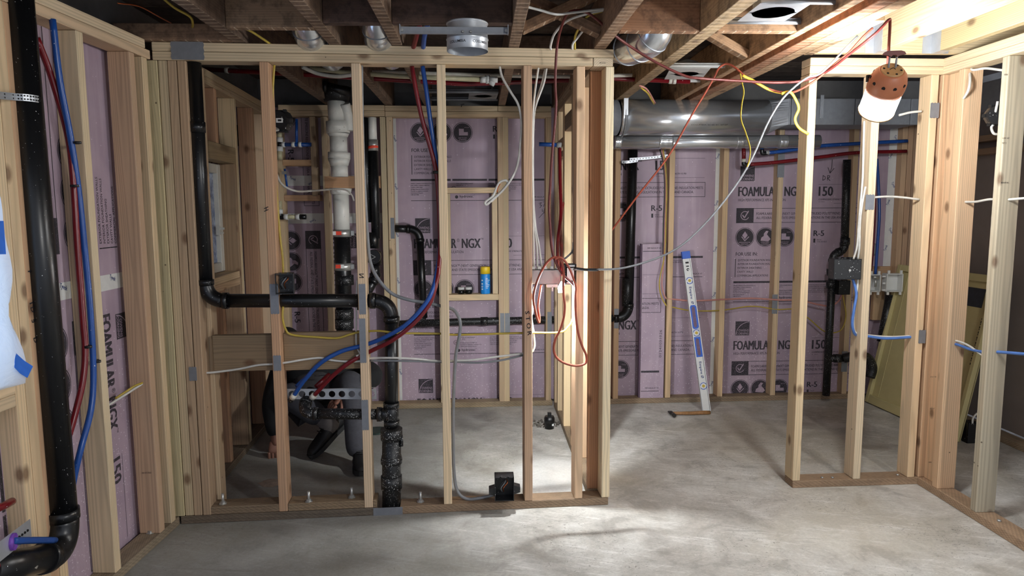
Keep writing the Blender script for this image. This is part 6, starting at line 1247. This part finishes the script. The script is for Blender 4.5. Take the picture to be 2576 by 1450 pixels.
def hand(c, along, palm, side, thumb, curl, par):
    """palm at c, fingers run along 'along', bend toward 'palm'; thumb leaves the 'thumb' side"""
    along = Vector(along).normalized(); palm = Vector(palm); palm = (palm - along * palm.dot(along)).normalized(); ac = along.cross(palm).normalized()
    if ac.dot(Vector(thumb)) < 0: ac = -ac
    skin('palm', [[(c - along * .05, (.024, .016)), (c, (.036, .016)), (c + along * .03, (.038, .014))]], 'skin', par, 2)
    for i, (off, ln) in enumerate(((.030, .068), (.010, .076), (-.010, .070), (-.029, .056))):
        p = c + along * .036 + ac * off; d = along; pts = [(p - along * .02, .0095), (p, .0095)]
        for k, f in enumerate((.45, .32, .23)):
            d = (d * math.cos(curl) + palm * math.sin(curl)).normalized(); p = p + d * ln * f; pts.append((p, .0088 - .0008 * k))
            palm_ = palm; 
        skin('finger', [pts], 'skin', par, 2)
    p = c - along * .018 + ac * .032; pts = [(p - ac * .012, .012), (p, .011), (p + (ac * .8 + along * .6 + palm * .4).normalized() * .032, .010), (p + (ac * .8 + along * .6 + palm * .4).normalized() * .03 + (along + palm * .5).normalized() * .026, .0085)]
    skin('thumb', [pts], 'skin', par, 2)
hand(handR + Vector((0, 0, -.012)), (.05, -.15, -1), (-.3, 1, 0), 1, (1, -.3, 0), .42, body)
hand(handL + Vector((-.02, 0, -.012)), (-.75, -.2, -.6), (.3, .5, -.8), 1, (-.2, -.6, .7), .55, body)
skin('jacket', [[(sp1 + Vector((0, .03, -.03)), .135), (chest, (.17, .135)), (neck + Vector((0, .02, 0)), .085)], [1, (shR, .082), (shR.lerp(elR, .5), .066), (elR, .062), (elR.lerp(wrR, .6), .052), (wrR, .043)], [1, (shL, .082), (shL.lerp(elL, .5), .068), (elL, .066), (elL.lerp(wrL, .55), .055), (wrL, .044)]], 'jacket', pm)
skin('jeans', [[(pel + Vector((0, 0, -.01)), .135), (hpR, .105), (hpR.lerp(knR, .5), .088), (knR, .078), (knR.lerp(anR, .5), .074), (anR + (knR - anR) * .10, .070)], [0, (hpL, .105), (hpL.lerp(knL, .5), .088), (knL, .076), (knL.lerp(anL, .5), .062), (anL + Vector((0, 0, -.035)), .064)]], 'jeans', pm)
top = skin('sweater', [[(P(795, 1000, 4.02), (.13, .09)), (P(790, 968, 3.96), (.14, .09)), (P(780, 935, 3.93), (.10, .08))]], 'hoodie', pm)
f = Flat(); f.poly([(0, .005), (.006, .011), (.012, .005), (.006, -.001)]); f.text('L', .016, 0, .010, None, .02); f.line([(.026, .002), (.045, .004), (.08, .005)], .005); f.put('chest_print', 'ink', top, P(790, 948, 3.845), (1, 0, .12), (0, 0, 1))
B().hull([P(858, 945, 3.86), P(880, 950, 3.87), P(866, 962, 3.85), P(850, 972, 3.85), P(862, 948, 3.90)]).obj('rag', 'paper_white', pm)
def shoe(toe, heel, nm, lift):
    d = (toe - heel); ln = d.length; d.normalize(); sdv = d.cross(Vector((0, 0, 1))).normalized(); upn = sdv.cross(d).normalized()
    R = Matrix((d, sdv, upn)).transposed(); s = B(); prof = []
    def ring(x, w_, z0, z1): return [heel + R @ Vector((x * ln, w_ * math.cos(a), (z0 + z1) / 2 + (z1 - z0) / 2 * math.sin(a))) for a in [2 * math.pi * k / 14 for k in range(14)]]
    secs = [(-.06, .02, .01, .05), (.02, .034, .008, .085), (.16, .038, .008, .105), (.34, .038, .008, .095), (.55, .042, .008, .075), (.76, .046, .008, .062), (.92, .040, .008, .05), (1.0, .024, .010, .036), (1.02, .006, .016, .026)]
    rs = [ring(*q) for q in secs]; vs = [p for r_ in rs for p in r_]; n_ = 14
    s.add(vs, [(i * n_ + k, i * n_ + (k + 1) % n_, (i + 1) * n_ + (k + 1) % n_, (i + 1) * n_ + k) for i in range(len(rs) - 1) for k in range(n_)] + [tuple(range(n_))], True)
    sh = s.obj('shoe', 'shoe', pm); sub = sh.modifiers.new('s', 'SUBSURF'); sub.levels = sub.render_levels = 1
    s = B(); out = [(-.07, .0), (-.04, .028), (.1, .037), (.3, .036), (.55, .043), (.78, .048), (.94, .040), (1.03, .018), (1.04, 0)]; poly = out + [(x, -y) for x, y in out[::-1][1:-1]]
    vs = [heel + R @ Vector((x * ln, y, z)) for z in (-.002, .022) for x, y in poly]; k = len(poly); s.add(vs, [tuple(range(k))[::-1], tuple(range(k, 2 * k))] + [(i, (i + 1) % k, k + (i + 1) % k, k + i) for i in range(k)]); s.obj('shoe_sole', 'shoe_sole', sh)
    for i in range(4): a = .30 + .08 * i; B().tube([heel + R @ Vector((a * ln, -.02, .098 - .035 * (a - .2))), heel + R @ Vector((a * ln, .02, .098 - .035 * (a - .2)))], .003, 6).obj('lace', 'shoe_sole', sh)
toeL = PZ(912, 1196, .012); shoe(toeL, anL + Vector((0, .05, -anL.z + .012)), 'L', 0)
toeR = PZ(783, 1152, .012); hlR = P(872, 1062, 3.99); shoe(toeR + Vector((0, 0, .0)), hlR + (toeR - hlR).normalized() * .02, 'R', 0)
B().tube([anR + (knR - anR) * .2, anR, anR + Vector((.02, .02, -.03))], .046, 14).obj('sock', 'sock', pm)
for im in list(bpy.data.meshes):
    if im.users == 0: bpy.data.meshes.remove(im)
